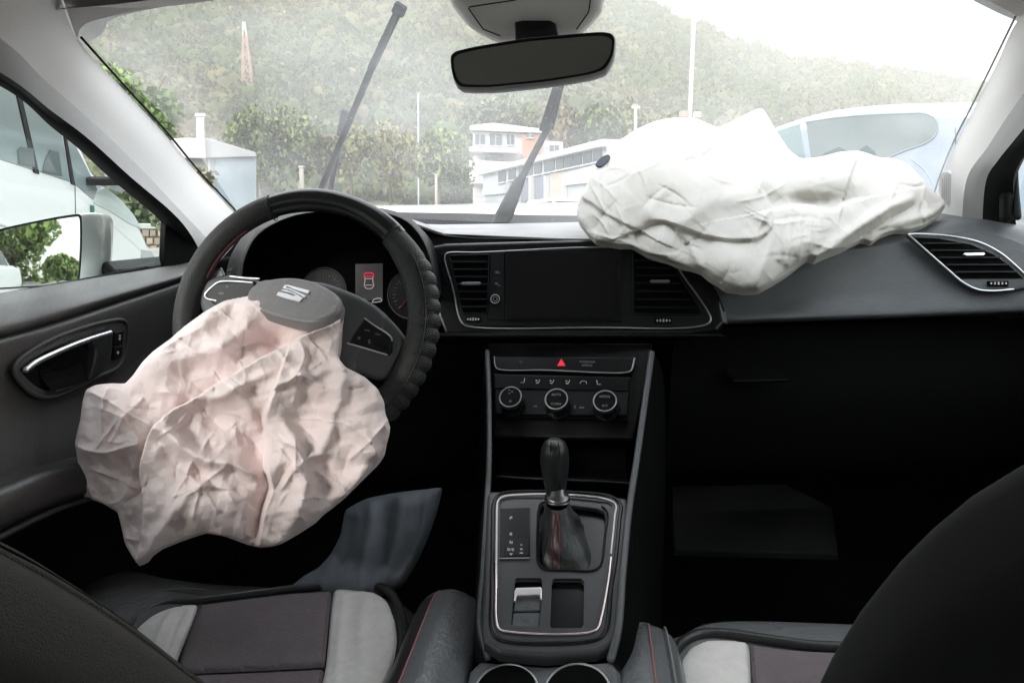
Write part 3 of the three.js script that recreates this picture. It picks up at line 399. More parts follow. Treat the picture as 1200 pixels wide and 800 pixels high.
  const wheelMark = (parent, Fq, x, y, w, h) => { const q = part('vent_thumbwheel', Fq.box(x - w, y - 3, x + w, y + 3, 0.004, { h, bevel: 0.0012 }), M.blackDeep, parent); const l = []; for (let k = -2; k <= 2; k++) l.push(Fq.box(x + k * w * 0.36 - 0.9, y - 1.7 + Math.abs(k) * 0.3, x + k * w * 0.36 + 0.9, y + 1.7 - Math.abs(k) * 0.3, 0.0005, { h: h + 0.0041, bevel: 0 })); part('thumbwheel_marks', l, M.print, q); };
  const slat = (v, Fq, x0, x1, y, y1 = y, h = 0.003) => part('slat', clean([Fq.plate([[x0, y - 0.5], [x1, y1 - 0.5], [x1 - 0.8, y1 + 1.3], [x0 + 0.8, y + 1.3]], 0.004, { h, bevel: 0.0008 })]), M.glossTrim, v);
  // left and right vents of the central unit
  const vl = part('centre_vent', F.plate([[527, 300], [573, 298.5], [571, 367], [543, 367.5]], 0.0012, { h: 0.0008 }), M.blackDeep, dash);
  for (let k = 0; k < 7; k++) { const y = 307.5 + k * 8.7; slat(vl, F, 529.5 + k * 1.95, 571.5, y); }
  part('vent_tab', F.plate([[543, 332.2], [563, 331.8], [565, 333.2], [563, 335.6], [543, 335.8], [541, 334]], 0.005, { h: 0.0068, bevel: 0.0012 }), M.satin, vl);
  part('vent_frame', [F.line([[527, 300], [573, 298.5], [571, 367], [543, 368]], 0.0012, { h: 0.003, smooth: false, closed: true, seg: 60 })], M.glossTrim, vl);
  wheelMark(vl, F, 555, 374.4, 8.5, 0.0005);
  const vr = part('centre_vent', F.plate([[742, 296], [784, 303], [823, 368], [742.5, 368]], 0.0012, { h: 0.0008 }), M.blackDeep, dash);
  [[744, 780, 305], [744, 787, 314], [744, 792, 323], [744, 803, 341.5], [744, 808.5, 351], [744, 815, 360.5], [744, 798, 332]].forEach(([a, b, y]) => slat(vr, F, a, b, y));
  part('vent_tab', F.plate([[763, 329.5], [783, 329.3], [785, 330.6], [783, 332.4], [763, 332.6], [761, 331]], 0.005, { h: 0.0068, bevel: 0.0012 }), M.satin, vr);
  part('vent_frame', [F.line([[742, 296], [784, 303], [823, 368.5], [742.3, 368.5]], 0.0013, { h: 0.003, smooth: false, closed: true, seg: 60 })], M.glossTrim, vr);
  wheelMark(vr, F, 777.5, 376, 10, 0.0005);
  // passenger's side vent
  { const G = new Flat(P(1064, 277, 1.342), P(1200, 326, 1.302), P(1125, 335, 1.305));
    const ringPx = [[1063, 275.5], [1072, 275], [1110, 277], [1146, 284], [1171, 296.5], [1190, 312], [1206, 328], [1204, 338], [1185, 341.3], [1160, 342], [1143, 340], [1125, 330], [1096, 304]];
    const v = part('side_vent', G.plate(ringPx, 0.010, { h: -0.006, bevel: 0.003, bs: 2 }), M.softDash, dash);
    part('vent_cavity', G.plate([[1070, 279], [1100, 280.5], [1137, 287.5], [1163, 299], [1182, 312], [1198, 327], [1126, 327.5]], 0.0008, { h: 0.0042 }), M.blackDeep, v);
    [[1079, 1125, 286.5], [1088.5, 1153, 294.6], [1098, 1170, 303], [1107.5, 1179, 311.4], [1117, 1189, 319.8]].forEach(([a, b, y]) => slat(v, G, a, b, y, y, 0.0055));
    part('vent_tab', G.plate([[1127, 299], [1149, 298.5], [1151, 300], [1149, 302.2], [1129, 302.6], [1125, 301]], 0.005, { h: 0.0098, bevel: 0.0012 }), M.chrome, v);
    part('vent_chrome', G.line([[1064, 276], [1072, 275.5], [1110, 277.5], [1145, 284.5], [1170, 297], [1189, 312.5], [1206, 329]], 0.0017, { h: 0.006, seg: 60 }), M.chrome, v);
    part('vent_chrome', G.line([[1064, 276.5], [1078, 289], [1096, 305], [1112, 319], [1126, 331], [1144, 340], [1162, 341.8], [1186, 340]], 0.0017, { h: 0.006, seg: 60 }), M.chrome, v);
    wheelMark(v, G, 1168, 333.5, 12, 0.0045); }
  // glove box and the dark lower dash
  const gb = part('glove_box', gridGeo([[P(790, 386, 1.27), P(950, 381, 1.30), P(1100, 376, 1.33), P(1260, 370, 1.32)], [P(785, 470, 1.20), P(950, 470, 1.23), P(1100, 468, 1.26), P(1260, 460, 1.25)], [P(780, 545, 1.22), P(950, 545, 1.25), P(1100, 540, 1.27), P(1260, 530, 1.27)], [P(780, 560, 1.42), P(950, 560, 1.44), P(1100, 555, 1.46), P(1260, 545, 1.46)]], 30, 24), M.blackDeep, dash);
  { const G = new Flat(P(850, 433, 1.222), P(925, 445, 1.212), P(880, 470, 1.19)); part('glove_box_handle', [G.plate([[848, 433], [890, 431], [926, 444], [924, 447.5], [860, 449], [852, 440]], 0.006, { h: 0.002, bevel: 0.0025 })], M.blackDeep, gb); part('handle_edge', [G.line([[858, 448.6], [922, 447.2]], 0.0011, { h: 0.008 })], M.glossTrim, gb); }
  part('driver_underpanel', gridGeo([[P(180, 322, 1.42), P(230, 330, 1.30), P(300, 390, 1.28), P(420, 393, 1.28), P(575, 393, 1.25)], [P(150, 420, 1.30), P(230, 420, 1.25), P(300, 430, 1.24), P(420, 430, 1.24), P(575, 430, 1.26)], [P(120, 560, 1.15), P(230, 560, 1.13), P(300, 560, 1.13), P(420, 560, 1.14), P(575, 560, 1.2)], [P(120, 575, 1.3), P(230, 575, 1.3), P(300, 575, 1.3), P(420, 575, 1.3), P(575, 575, 1.3)]], 40, 30), M.blackDeep, dash);
  part('dash_end', gridGeo([[P(236, 318, 1.40), P(222, 326, 1.39), P(206, 336, 1.37)], [P(232, 350, 1.30), P(205, 352, 1.31), P(188, 366, 1.31)], [P(232, 420, 1.20), P(186, 410, 1.22), P(168, 430, 1.22)], [P(232, 520, 1.10), P(180, 500, 1.12), P(160, 520, 1.12)]], 16, 24), M.black, dash);
  // instrument binnacle
  const hf = [[282, 345], [286, 305], [302, 275], [340, 254], [390, 247], [440, 248], [474, 258], [493, 278], [504, 305], [510, 345]], arch = (k, d, dy = 0) => hf.map(([x, y]) => P(396 + (x - 396) * k, 345 + (y - 345) * k + dy, d));
  part('binnacle_hood', [gridGeo([arch(0.92, 1.235), arch(0.97, 1.16), arch(1.0, 1.135), arch(1.02, 1.15), arch(1.05, 1.22), [[262, 340, 1.34], [270, 300, 1.36], [292, 270, 1.37], [335, 258, 1.37], [390, 255, 1.37], [440, 255, 1.37], [480, 262, 1.37], [505, 280, 1.33], [516, 305, 1.30], [520, 345, 1.29]].map((p) => P(...p))], 40, 24)], M.black, dash);
  const I = new Flat(P(300, 350, 1.235), P(500, 350, 1.235), P(400, 290, 1.25));
  const cl = part('instrument_cluster', I.plate([[284, 345], [288, 308], [304, 280], [342, 260], [390, 253], [440, 254], [472, 263], [491, 282], [501, 308], [507, 350], [500, 392], [290, 392]], 0.006, { h: -0.008 }), M.blackDeep, dash);
  const dial = (x, y, r) => { const d = part('dial', I.disc(x, y, r - 0.002, 0.0015, { h: -0.0015, seg: 40 }), M.gloss, cl), t = []; const c = I.px(x, y); for (let k = 0; k <= 24; k++) { const a = (225 - k * 11.25) * Math.PI / 180, L = k % 2 ? 0.003 : 0.006; t.push(new THREE.BoxGeometry(L, 0.0009, 0.0006).translate(r - 0.009 - L / 2, 0, 0).rotateZ(a).translate(c.x, c.y, 0).applyMatrix4(I.m(0.0006))); }
    part('dial_ring', I.ring(x, y, r, 0.0011, { h: 0.0 }), mat(0.10, 0.10, 0.10, 0.5), d); const q = part('dial_ticks', t, M.printDim, d); q.userData.kind = 'stuff'; part('needle', bar(I.w(c.x, c.y, 0.004), I.w(c.x - r * 0.5, c.y - r * 0.6, 0.004), 0.0018, 0.001), M.redThread, d); };
  dial(379, 341, 0.041); dial(482, 345, 0.042);
  const scr2 = part('cluster_display', I.plate([[416.5, 309.5], [448.5, 308.5], [448.5, 352], [416.5, 352]], 0.001, { h: 0.0 }), new THREE.MeshStandardMaterial({ color: C(0.02, 0.02, 0.02), roughness: 0.4, emissive: C(0.006, 0.0056, 0.0058) }), cl);
  const em = (r, g, b) => new THREE.MeshStandardMaterial({ color: C(0.02, 0.02, 0.02), emissive: C(r, g, b) });
  part('warning_car_symbol', [I.line([[428, 325], [427.5, 331], [427, 334.5], [429, 337.5], [432.5, 338.2], [436, 337.5], [438, 334.5], [437.3, 331], [436.8, 325]], 0.0008, { h: 0.0014 }), I.line([[429, 326.5], [436, 326.5]], 0.0007, { h: 0.0014 }), I.line([[428.5, 334], [436.5, 334]], 0.0007, { h: 0.0014 })], em(0.10, 0.08, 0.08), scr2);
  part('warning_light_symbol', [I.line([[427, 324.5], [427.5, 320.8], [432.5, 319.8], [437.4, 320.8], [437.8, 324.5]], 0.0011, { h: 0.0014 }), I.line([[429, 323.6], [436, 323.6]], 0.0009, { h: 0.0014 })], em(0.20, 0.006, 0.018), scr2);
  part('door_symbol', [I.line([[417, 352.5], [424, 350], [429, 351.5], [429.5, 355], [424, 355.6]], 0.0007, { h: 0.0022 }), I.line([[436, 355.5], [438.5, 350.8], [446, 349.6], [447.5, 352.5], [443, 353.8], [438, 354.2]], 0.0007, { h: 0.0022 })], em(0.10, 0.10, 0.10), cl);
  // driver's side vent, light switch
  const Q = new Flat(P(250, 340, 1.30), P(300, 340, 1.27), P(270, 310, 1.30));
  const sv = part('side_vent', Q.plate([[262, 333], [266, 316], [290, 307], [297, 309], [294, 334], [270, 340]], 0.006, { h: -0.004, bevel: 0.002 }), M.gloss, dash);
  part('vent_chrome', Q.line([[274, 313.5], [288, 309], [294, 311], [293.5, 320], [290.5, 328]], 0.0019, { h: 0.003 }), M.satin, sv);
  for (let k = 0; k < 3; k++) part('slat', Q.plate([[267, 317 + k * 6], [291, 315 + k * 6], [291, 316.4 + k * 6], [267, 318.6 + k * 6]], 0.003, { h: 0.0012 }), M.glossTrim, sv);
  // steering column shroud
  part('column_shroud', rings([1.26, 1.16, 1.06].map((d, k) => new THREE.CatmullRomCurve3([[300, 380], [330, 352], [380, 352], [420, 380], [425, 420], [380, 450], [330, 450], [302, 420]].map(([x, y]) => P(x, y + k * 6, d)), true).getPoints(40).slice(0, -1)), {}), M.black, dash);
  // climate panel
  const K = new Flat(P(580, 420, 1.225), P(745, 422, 1.195), P(580, 505, 1.135));
  part('stack_back', [K.plate([[571, 400], [764, 400], [762, 430], [742, 512], [578, 510], [572, 470]], 0.01, { h: -0.016, bevel: 0.003 })], M.black, dash);
  const hz = part('switch_bar', K.plate([[580, 419], [744, 421], [741, 436.5], [737, 438.5], [584, 434.5], [581, 432]], 0.008, { h: -0.002, bevel: 0.002 }), M.gloss, dash);
  part('trim_line', K.line([[580, 420], [581.5, 431.5], [585, 434.6], [640, 435.8], [735, 438.4], [740, 436], [744, 422]], 0.0013, { h: 0.0062, seg: 80 }), M.satin, hz);
  part('hazard_triangle', K.plate([[653.5, 430.8], [658.5, 422.5], [663.5, 430.8]], 0.0006, { h: 0.0062 }), em(0.24, 0.008, 0.014), hz);
  part('switch_symbol', K.box(589, 426, 594, 428, 0.0004, { h: 0.0061, bevel: 0 }), mat(0.05, 0.05, 0.05, 0.8), hz); part('switch_symbol', K.box(609, 425, 613, 428, 0.0004, { h: 0.0061, bevel: 0 }), mat(0.05, 0.05, 0.05, 0.8), hz);
  part('lettering', [K.text('PASSENGER', 689, 426, 0.0034, { h: 0.0061 }), K.text('AIRBAG', 688.5, 430, 0.0034, { h: 0.0061 })], M.printDim, hz);
  const cp = part('climate_panel', K.plate([[579.5, 439], [739, 443], [735, 488], [580, 486]], 0.008, { h: -0.004, bevel: 0.002 }), M.glossTrim, dash);
  part('button_strip', K.plate([[580, 440.5], [738.5, 444.5], [736, 460], [580, 456.5]], 0.002, { h: 0.0042, bevel: 0.0008 }), M.gloss, cp);
  const sym = []; [[613.5, 448], [631, 449], [647.5, 449.2], [666, 449.6], [702, 450.3]].forEach(([x, y], k) => { if (k === 0 || k === 4) sym.push(K.line([[x - 2.2, y - 2.5], [x - 1, y + 2], [x + 2.2, y + 2.2]].map(([a, b]) => k ? [a, b] : [2 * x - a, b]), 0.0006, { h: 0.0066 })); else sym.push(K.box(x - 2.6, y - 1.6, x - 0.6, y - 0.6, 0.0004, { h: 0.0062, bevel: 0 }), K.line([[x + 0.2, y + 2], [x + 1.4, y], [x + 2.2, y - 2]], 0.0006, { h: 0.0064 }), K.box(x - 2.2, y + 1.2, x, y + 2.1, 0.0004, { h: 0.0062, bevel: 0 })); });
  sym.push(K.line([[680.5, 451.2], [681.5, 449], [685, 448.4], [687.5, 449.4], [687.8, 451.4]], 0.0005, { h: 0.0064 }));
  part('button_symbols', sym, M.print, cp);
  [[602, 475.5, ['fan']], [655, 478, ['AUTO', 'CLIMA']], [711, 480.3, ['MENU', 'A/C']]].forEach(([x, y, t]) => {
    const q = K.at(x, y, 0), dir = EYE.clone().sub(q).normalize(), k = part('climate_knob', [K.disc(x, y + 1, 0.0215, 0.004, { h: 0.004 }), K.disc(x, y, 0.0198, 0.022, { h: 0.004, r2: 0.0185 })], M.gloss, dash);
    part('knob_ring', [K.ring(x - 0.4, y - 2.2, 0.0178, 0.0012, { h: 0.026 })], M.satin, k);
    const xx = x - 0.4, yy = y - 2.2, w = [];
    if (t[0] === 'fan') { for (let a = 0; a < 3; a++) w.push(K.disc(xx + 2.1 * Math.cos(a * 2.1), yy - 6 + 2.1 * Math.sin(a * 2.1), 0.0016, 0.0004, { h: 0.0261, seg: 10 })); w.push(K.disc(xx, yy + 5, 0.002, 0.0004, { h: 0.0261, seg: 10 })); } else w.push(K.text(t[0], xx, yy - 5, 0.0042, { h: 0.0261 }), K.text(t[1], xx, yy + 5.5, 0.0040, { h: 0.0261 }));
    part('lettering', w, M.printDim, k); });
  part('knob_marks', [K.box(626, 476.5, 630, 478, 0.0004, { h: 0.0043, bevel: 0 }), K.plate([[672.5, 478], [675, 475.5], [675, 480.5]], 0.0004, { h: 0.0043 }), K.box(679, 478, 685, 479.6, 0.0004, { h: 0.0043, bevel: 0 })], M.printDim, cp);
  // storage cubby below
  part('storage_cubby', [gridGeo([[P(582, 490, 1.15), P(660, 491, 1.14), P(736, 493, 1.12)], [P(584, 500, 1.24), P(660, 501, 1.23), P(733, 503, 1.21)], [P(586, 545, 1.22), P(660, 546, 1.21), P(733, 548, 1.19)], [P(580, 560, 1.06), P(660, 562, 1.05), P(738, 566, 1.04)]], 16, 20), tube([P(582, 488, 1.145), P(620, 489.5, 1.14), P(690, 491, 1.13), P(735, 493.5, 1.12)], 0.0018)], M.blackDeep, dash);
  part('cubby_rim', [tube([P(584, 558, 1.052), P(620, 560.5, 1.046), P(690, 563.5, 1.035), P(738, 566.5, 1.03)], 0.0016)], M.glossTrim, dash);
}

// ================================================================ centre console
const con = thing('centre_console', 'black centre console with shift panel, parking brake switch and ribbed tray', 'console', P(645, 770, 0.8));
const GP = new Flat(P(585, 582, 0.985), P(722, 590, 0.985), P(640, 745, 0.785));
{
  // side rails running from the dash down to the cup holders
  const railL = [[571, 412, 1.22], [573, 470, 1.14], [573, 540, 1.045], [571, 590, 0.985], [567, 660, 0.895], [563, 735, 0.805], [572, 770, 0.775]].map((p) => P(...p));
  const railR = [[764, 414, 1.19], [756, 470, 1.12], [746, 540, 1.035], [737, 600, 0.96], [730, 670, 0.87], [724, 740, 0.79], [716, 772, 0.765]].map((p) => P(...p));
  const down = (r, s, y) => r.map((p) => V(p.x + s, y ?? p.y - 0.02, p.z));
  part('side_panel', gridGeo([railL, down(railL, -0.006), down(railL, -0.035, 0.33)], 40, 10), M.black, con);
  part('side_panel', gridGeo([railR, railR.map((p) => p.clone().add(V(0.008, -0.006, 0))), railR.map((p) => p.clone().add(V(0.020, -0.04, 0))), down(railR, 0.035, 0.33)], 40, 16), M.blackDeep, con);
  part('side_rail', [tube(railL, 0.0042, { seg: 60 }), tube(railR, 0.0048, { seg: 60 })], M.rail, con);
  const railMid = (k) => railL.map((p, i) => p.clone().lerp(railR[i], k).add(V(0, -0.008, -0.004)));
  part('console_deck', gridGeo([0, 0.33, 0.66, 1].map((k) => railMid(k).slice(3).map((p) => p.add(V(0, -0.032, -0.012)))), 50, 8), M.blackDeep, con);
  // raised shell around the gear panel
  const shellPx = [[574, 576], [660, 574], [735, 584], [738, 592], [734, 660], [728, 735], [720, 757], [700, 766], [640, 771], [585, 766], [567, 754], [564, 735], [568, 650], [571, 582]];
  const hole = [[581, 590], [585, 583], [600, 580], [660, 580], [715, 586], [723, 592], [722, 602], [714, 690], [705, 738], [698, 745], [640, 750], [590, 745], [581, 738], [580, 690]];
  const sh = part('panel_surround', GP.plate(shellPx, 0.016, { h: -0.014, bevel: 0.006, bs: 4, holes: [hole] }), M.consoleGrey, con);
  part('panel_base', GP.plate(hole, 0.002, { h: -0.012 }), M.gloss, con);
  part('gloss_strip', [GP.line([[577, 660], [576.5, 700], [577, 738], [585, 749.5], [640, 755], [698, 750], [709, 741], [716, 690]], 0.0034, { h: 0.0012, seg: 60 }), GP.line([[577, 660], [577.5, 610], [579, 590], [586, 580], [600, 577.5], [660, 577.5], [716, 583], [727, 592], [726, 610], [721, 660], [716, 690]], 0.0030, { h: 0.0012, seg: 80 })], M.gloss, con);
  const pan = part('gear_panel', GP.plate([[584, 588], [588, 584], [600, 582], [660, 582], [713, 588], [720, 593], [719, 604], [711, 688], [702, 735], [696, 741], [640, 745.5], [592, 741.5], [584, 736], [583, 690]], 0.006, { h: -0.006, bevel: 0.0015, holes: [[[634, 592], [632, 600], [630.5, 655], [632, 663], [638, 667], [697, 669], [704, 664], [710, 606], [708, 599], [700, 596], [660, 591], [640, 590]], [[605, 676], [634, 676], [637, 680], [634, 733], [631, 735.5], [600, 734.5], [597.5, 731], [602, 679]], [[649, 676.5], [681, 676.5], [686, 681], [685.5, 732], [682, 737], [646, 737], [643, 733], [645.5, 680]]] }), M.consoleGrey, con);
  part('chrome_frame', [GP.line([[582.5, 600], [584, 588], [590, 583.5], [610, 581.2], [660, 581], [712, 587], [721.5, 593], [720.5, 606], [716, 650]], 0.0013, { h: 0.0030, seg: 80 }), GP.line([[582.5, 600], [582, 640], [582, 690]], 0.0013, { h: 0.0030 })], M.frameGrey, pan);
  part('chrome_frame', [GP.line([[581.5, 660], [581.3, 690], [582, 730], [586, 739.5], [600, 742.5], [642, 745], [690, 743], [700, 738.5], [705, 724], [713, 680], [716, 655]], 0.0017, { h: 0.0030, seg: 80 })], mat(0.86, 0.72, 0.72, 0.25, { metalness: 1 }), pan, { label: 'bright pinkish lower chrome frame' });
  // selector display
  const sel = part('selector_indicator', GP.plate([[585.5, 597], [621, 595.5], [621, 655], [586, 655.5]], 0.0015, { h: 0.0005, bevel: 0.0005 }), M.gloss, con);
  part('selector_window', GP.plate([[592, 632.5], [619.5, 632], [619.5, 652], [591.5, 652.5]], 0.0006, { h: 0.0021 }), M.glossTrim, sel);
  part('selector_edge', GP.line([[586, 655.7], [620.5, 655.2]], 0.0011, { h: 0.002 }), M.satin, sel);
  part('lettering', [GP.text('P', 599, 608, 0.0052, { h: 0.0021 }), GP.text('R', 599, 627, 0.0050, { h: 0.0021 }), GP.text('N', 599, 637, 0.0046, { h: 0.0028 }), GP.text('D/S', 598.5, 645.4, 0.0042, { h: 0.0028 }), GP.plate([[597, 650], [601, 650], [599, 652.5]], 0.0004, { h: 0.0028 }), GP.text('+', 611, 640, 0.0042, { h: 0.0028 }), GP.text('M', 611, 645, 0.0030, { h: 0.0028 }), GP.box(609, 649, 613, 650, 0.0004, { h: 0.0028, bevel: 0 })], M.print, sel);
  // parking brake switch
  const pb = part('switch_well', GP.plate([[603, 677], [636, 677], [634, 735], [598, 734]], 0.001, { h: -0.018 }), M.blackDeep, con);
  const key = part('parking_brake_switch', [GP.plate([[603.5, 693], [635, 692], [634, 714], [601, 714.5]], 0.010, { h: -0.012, bevel: 0.002 })], M.softDash, con);
  part('switch_plate', GP.plate([[600.8, 716], [633.8, 715.5], [632.5, 734], [599, 733.5]], 0.008, { h: -0.011, bevel: 0.0015 }), M.softDash, key);
  part('chrome_cap', GP.plate([[605, 690.5], [634, 689.5], [635.2, 692], [635.2, 704], [633.2, 704], [632.5, 698.5], [606, 699.5], [604, 706], [602, 706], [603, 694]], 0.005, { h: -0.0015, bevel: 0.0012 }), mat(0.9, 0.84, 0.84, 0.3, { metalness: 0.9 }), key);
  const car = (x, y, h) => [GP.ring(x, y, 0.0022, 0.00035, { h }), GP.text('P', x, y, 0.0028, { h }), GP.line([[x - 4, y - 2.2], [x - 4.6, y], [x - 4, y + 2.2]], 0.0004, { h }), GP.line([[x + 4, y - 2.2], [x + 4.6, y], [x + 4, y + 2.2]], 0.0004, { h })];
  part('brake_symbol', [...car(618, 709, -0.0015), ...car(616, 724.5, -0.0026)], M.printDim, key);
  // tray with a ribbed mat
  const tr = part('tray_well', GP.plate([[646, 678], [687, 678], [686, 736], [644, 736]], 0.001, { h: -0.026 }), M.blackDeep, con);
  part('tray_mat', GP.plate([[651, 690], [681, 690], [682, 736], [647, 736]], 0.002, { h: -0.0245, bevel: 0.0008 }), M.black, tr);
  const ribs = []; for (let i = 0; i < 11; i++) for (let j = 0; j < 11; j++) ribs.push(GP.box(651 + i * 2.8 - j * 0.12, 692 + j * 4, 653 + i * 2.8 - j * 0.12, 695 + j * 4, 0.0012, { h: -0.0225, bevel: 0.0003 }));
  part('mat_ribs', ribs, M.softDash, tr).userData.kind = 'stuff';
  // cup holder block
  const B = new Flat(P(560, 775, 0.765), P(716, 778, 0.755), P(640, 815, 0.72));
  part('cup_holder_block', B.plate([[538, 830], [549, 782], [562, 770], [640, 776], [716, 770], [726, 782], [733, 830]], 0.03, { h: -0.034, bevel: 0.008, holes: [] }), M.softDash, con);
  const cup = (x) => { const c = part('cup_holder', B.disc(x, 809, 0.036, 0.0015, { h: -0.0045, seg: 40 }), M.blackDeep, con); part('holder_rim', B.ring(x, 809, 0.0365, 0.0016, { h: -0.0035 }), M.satin, c); };
  cup(592); cup(676);
}
// gear lever
const lever = thing('gear_lever', 'black leather gear lever with red stitched gaiter and chrome collar', 'gear lever', GP.at(665, 640, 0));
{
  const ring = (cx, cy, d, w, h, n = 40, sq = 0) => { const pts = []; for (let i = 0; i < n; i++) { const a = i / n * Math.PI * 2, e = 1 - sq, c = Math.cos(a), s = Math.sin(a); pts.push(P(cx, cy, d).add(V(Math.sign(c) * Math.abs(c) ** e * w, 0, -Math.sign(s) * Math.abs(s) ** e * h))); } return pts; };
  const kb = part('knob', rings([ring(651.5, 582, 0.938, 0.012, 0.012), ring(651, 571, 0.938, 0.0145, 0.0165), ring(650.5, 556, 0.936, 0.0175, 0.021), ring(650, 540, 0.934, 0.0195, 0.025), ring(650, 527, 0.933, 0.0185, 0.024), ring(650, 519, 0.933, 0.0145, 0.019), ring(650, 515, 0.933, 0.008, 0.01)], { capA: true }), M.knob, lever);
  part('knob_seam', [tube([[645.5, 572, 0.921], [645, 556, 0.916], [644.6, 540, 0.912], [645, 527, 0.912], [646, 518, 0.917]].map((p) => P(...p)), 0.0006), tube([[656.5, 574, 0.921], [656.5, 556, 0.916], [656, 540, 0.912], [655.5, 527, 0.912], [654, 518, 0.917]].map((p) => P(...p)), 0.0006)], M.blackDeep, kb);
  part('collar', rings([ring(653, 587, 0.928, 0.0165, 0.0165), ring(653, 584, 0.928, 0.018, 0.018), ring(653, 580, 0.928, 0.016, 0.016), ring(652.5, 578, 0.930, 0.0105, 0.0105), ring(652, 569, 0.932, 0.0105, 0.0105)], {}), M.satinDark, lever);
  // gaiter: rectangular at the foot, round under the collar, with hanging folds
  const foot = [[633, 630], [637, 604], [650, 594], [672, 597], [687, 620], [695, 645], [693, 660], [680, 666], [660, 667.5], [642, 666], [634, 661], [632, 648]];
  const N = 96, base = new THREE.CatmullRomCurve3(foot.map((p) => { const q = GP.px(...p); return V(q.x, q.y, 0); }), true, 'catmullrom', 0.3).getPoints(N).slice(0, -1);
  const top = P(653, 588, 0.928), tq = top.clone().sub(GP.o), tu = tq.dot(GP.u), tv = tq.dot(GP.v), tn = tq.dot(GP.n), levels = [];
  for (let k = 0; k <= 22; k++) { const t = k / 22, s = Math.pow(t, 0.8); levels.push(base.map((p) => { const a = Math.atan2(p.y - tv, p.x - tu), r = 0.0155, qx = tu + r * Math.cos(a), qy = tv + r * Math.sin(a), ww = Math.pow(t, 0.9);
      const fold = (0.0040 * Math.sin(a * 5 + 1.0 + t * 2.2) + 0.0015 * Math.sin(a * 9 + t * 5) + 0.0022 * Math.sin(t * 13 + a * 2) * (1 - t)) * Math.sin(Math.PI * Math.min(1, t * 1.05 + 0.06)); const x = lerp(p.x, qx, ww) + fold * Math.cos(a), y = lerp(p.y, qy, ww) + fold * Math.sin(a); return GP.w(x, y, lerp(-0.012, tn, Math.pow(t, 0.95))); })); }
  const gt = part('gaiter', rings(levels, { capA: false, capB: false }), M.leather, lever);
  const near = (px0) => { let a = 0, bd = 1e9; base.forEach((p, i) => { const q = GP.w(p.x, p.y, 0), e = GP.px(px0, 667); const d = Math.hypot(p.x - e.x, p.y - e.y); if (d < bd) { bd = d; a = i; } }); return a; };
  const i0 = near(650); for (const o of [-1, 1]) part('red_stitching', tube(levels.slice(1, 22).map((r, k) => { const i = (i0 + o * (k < 8 ? 2 : 3) + N) % base.length; return r[i].clone().add(EYE.clone().sub(r[i]).normalize().multiplyScalar(0.0012)); }), 0.0006, { seg: 60 }), M.redThread, gt);
  part('gaiter_frame', [GP.line([[631, 600], [634, 590], [642, 588]], 0.0015, { h: 0.001 }), GP.line([[630.5, 600], [629.5, 640], [631, 660], [638, 667], [665, 668.5], [696, 668.5], [704, 662], [709, 630], [711.5, 600], [706, 594]], 0.0015, { h: 0.001, seg: 60 })], M.black, lever);
}

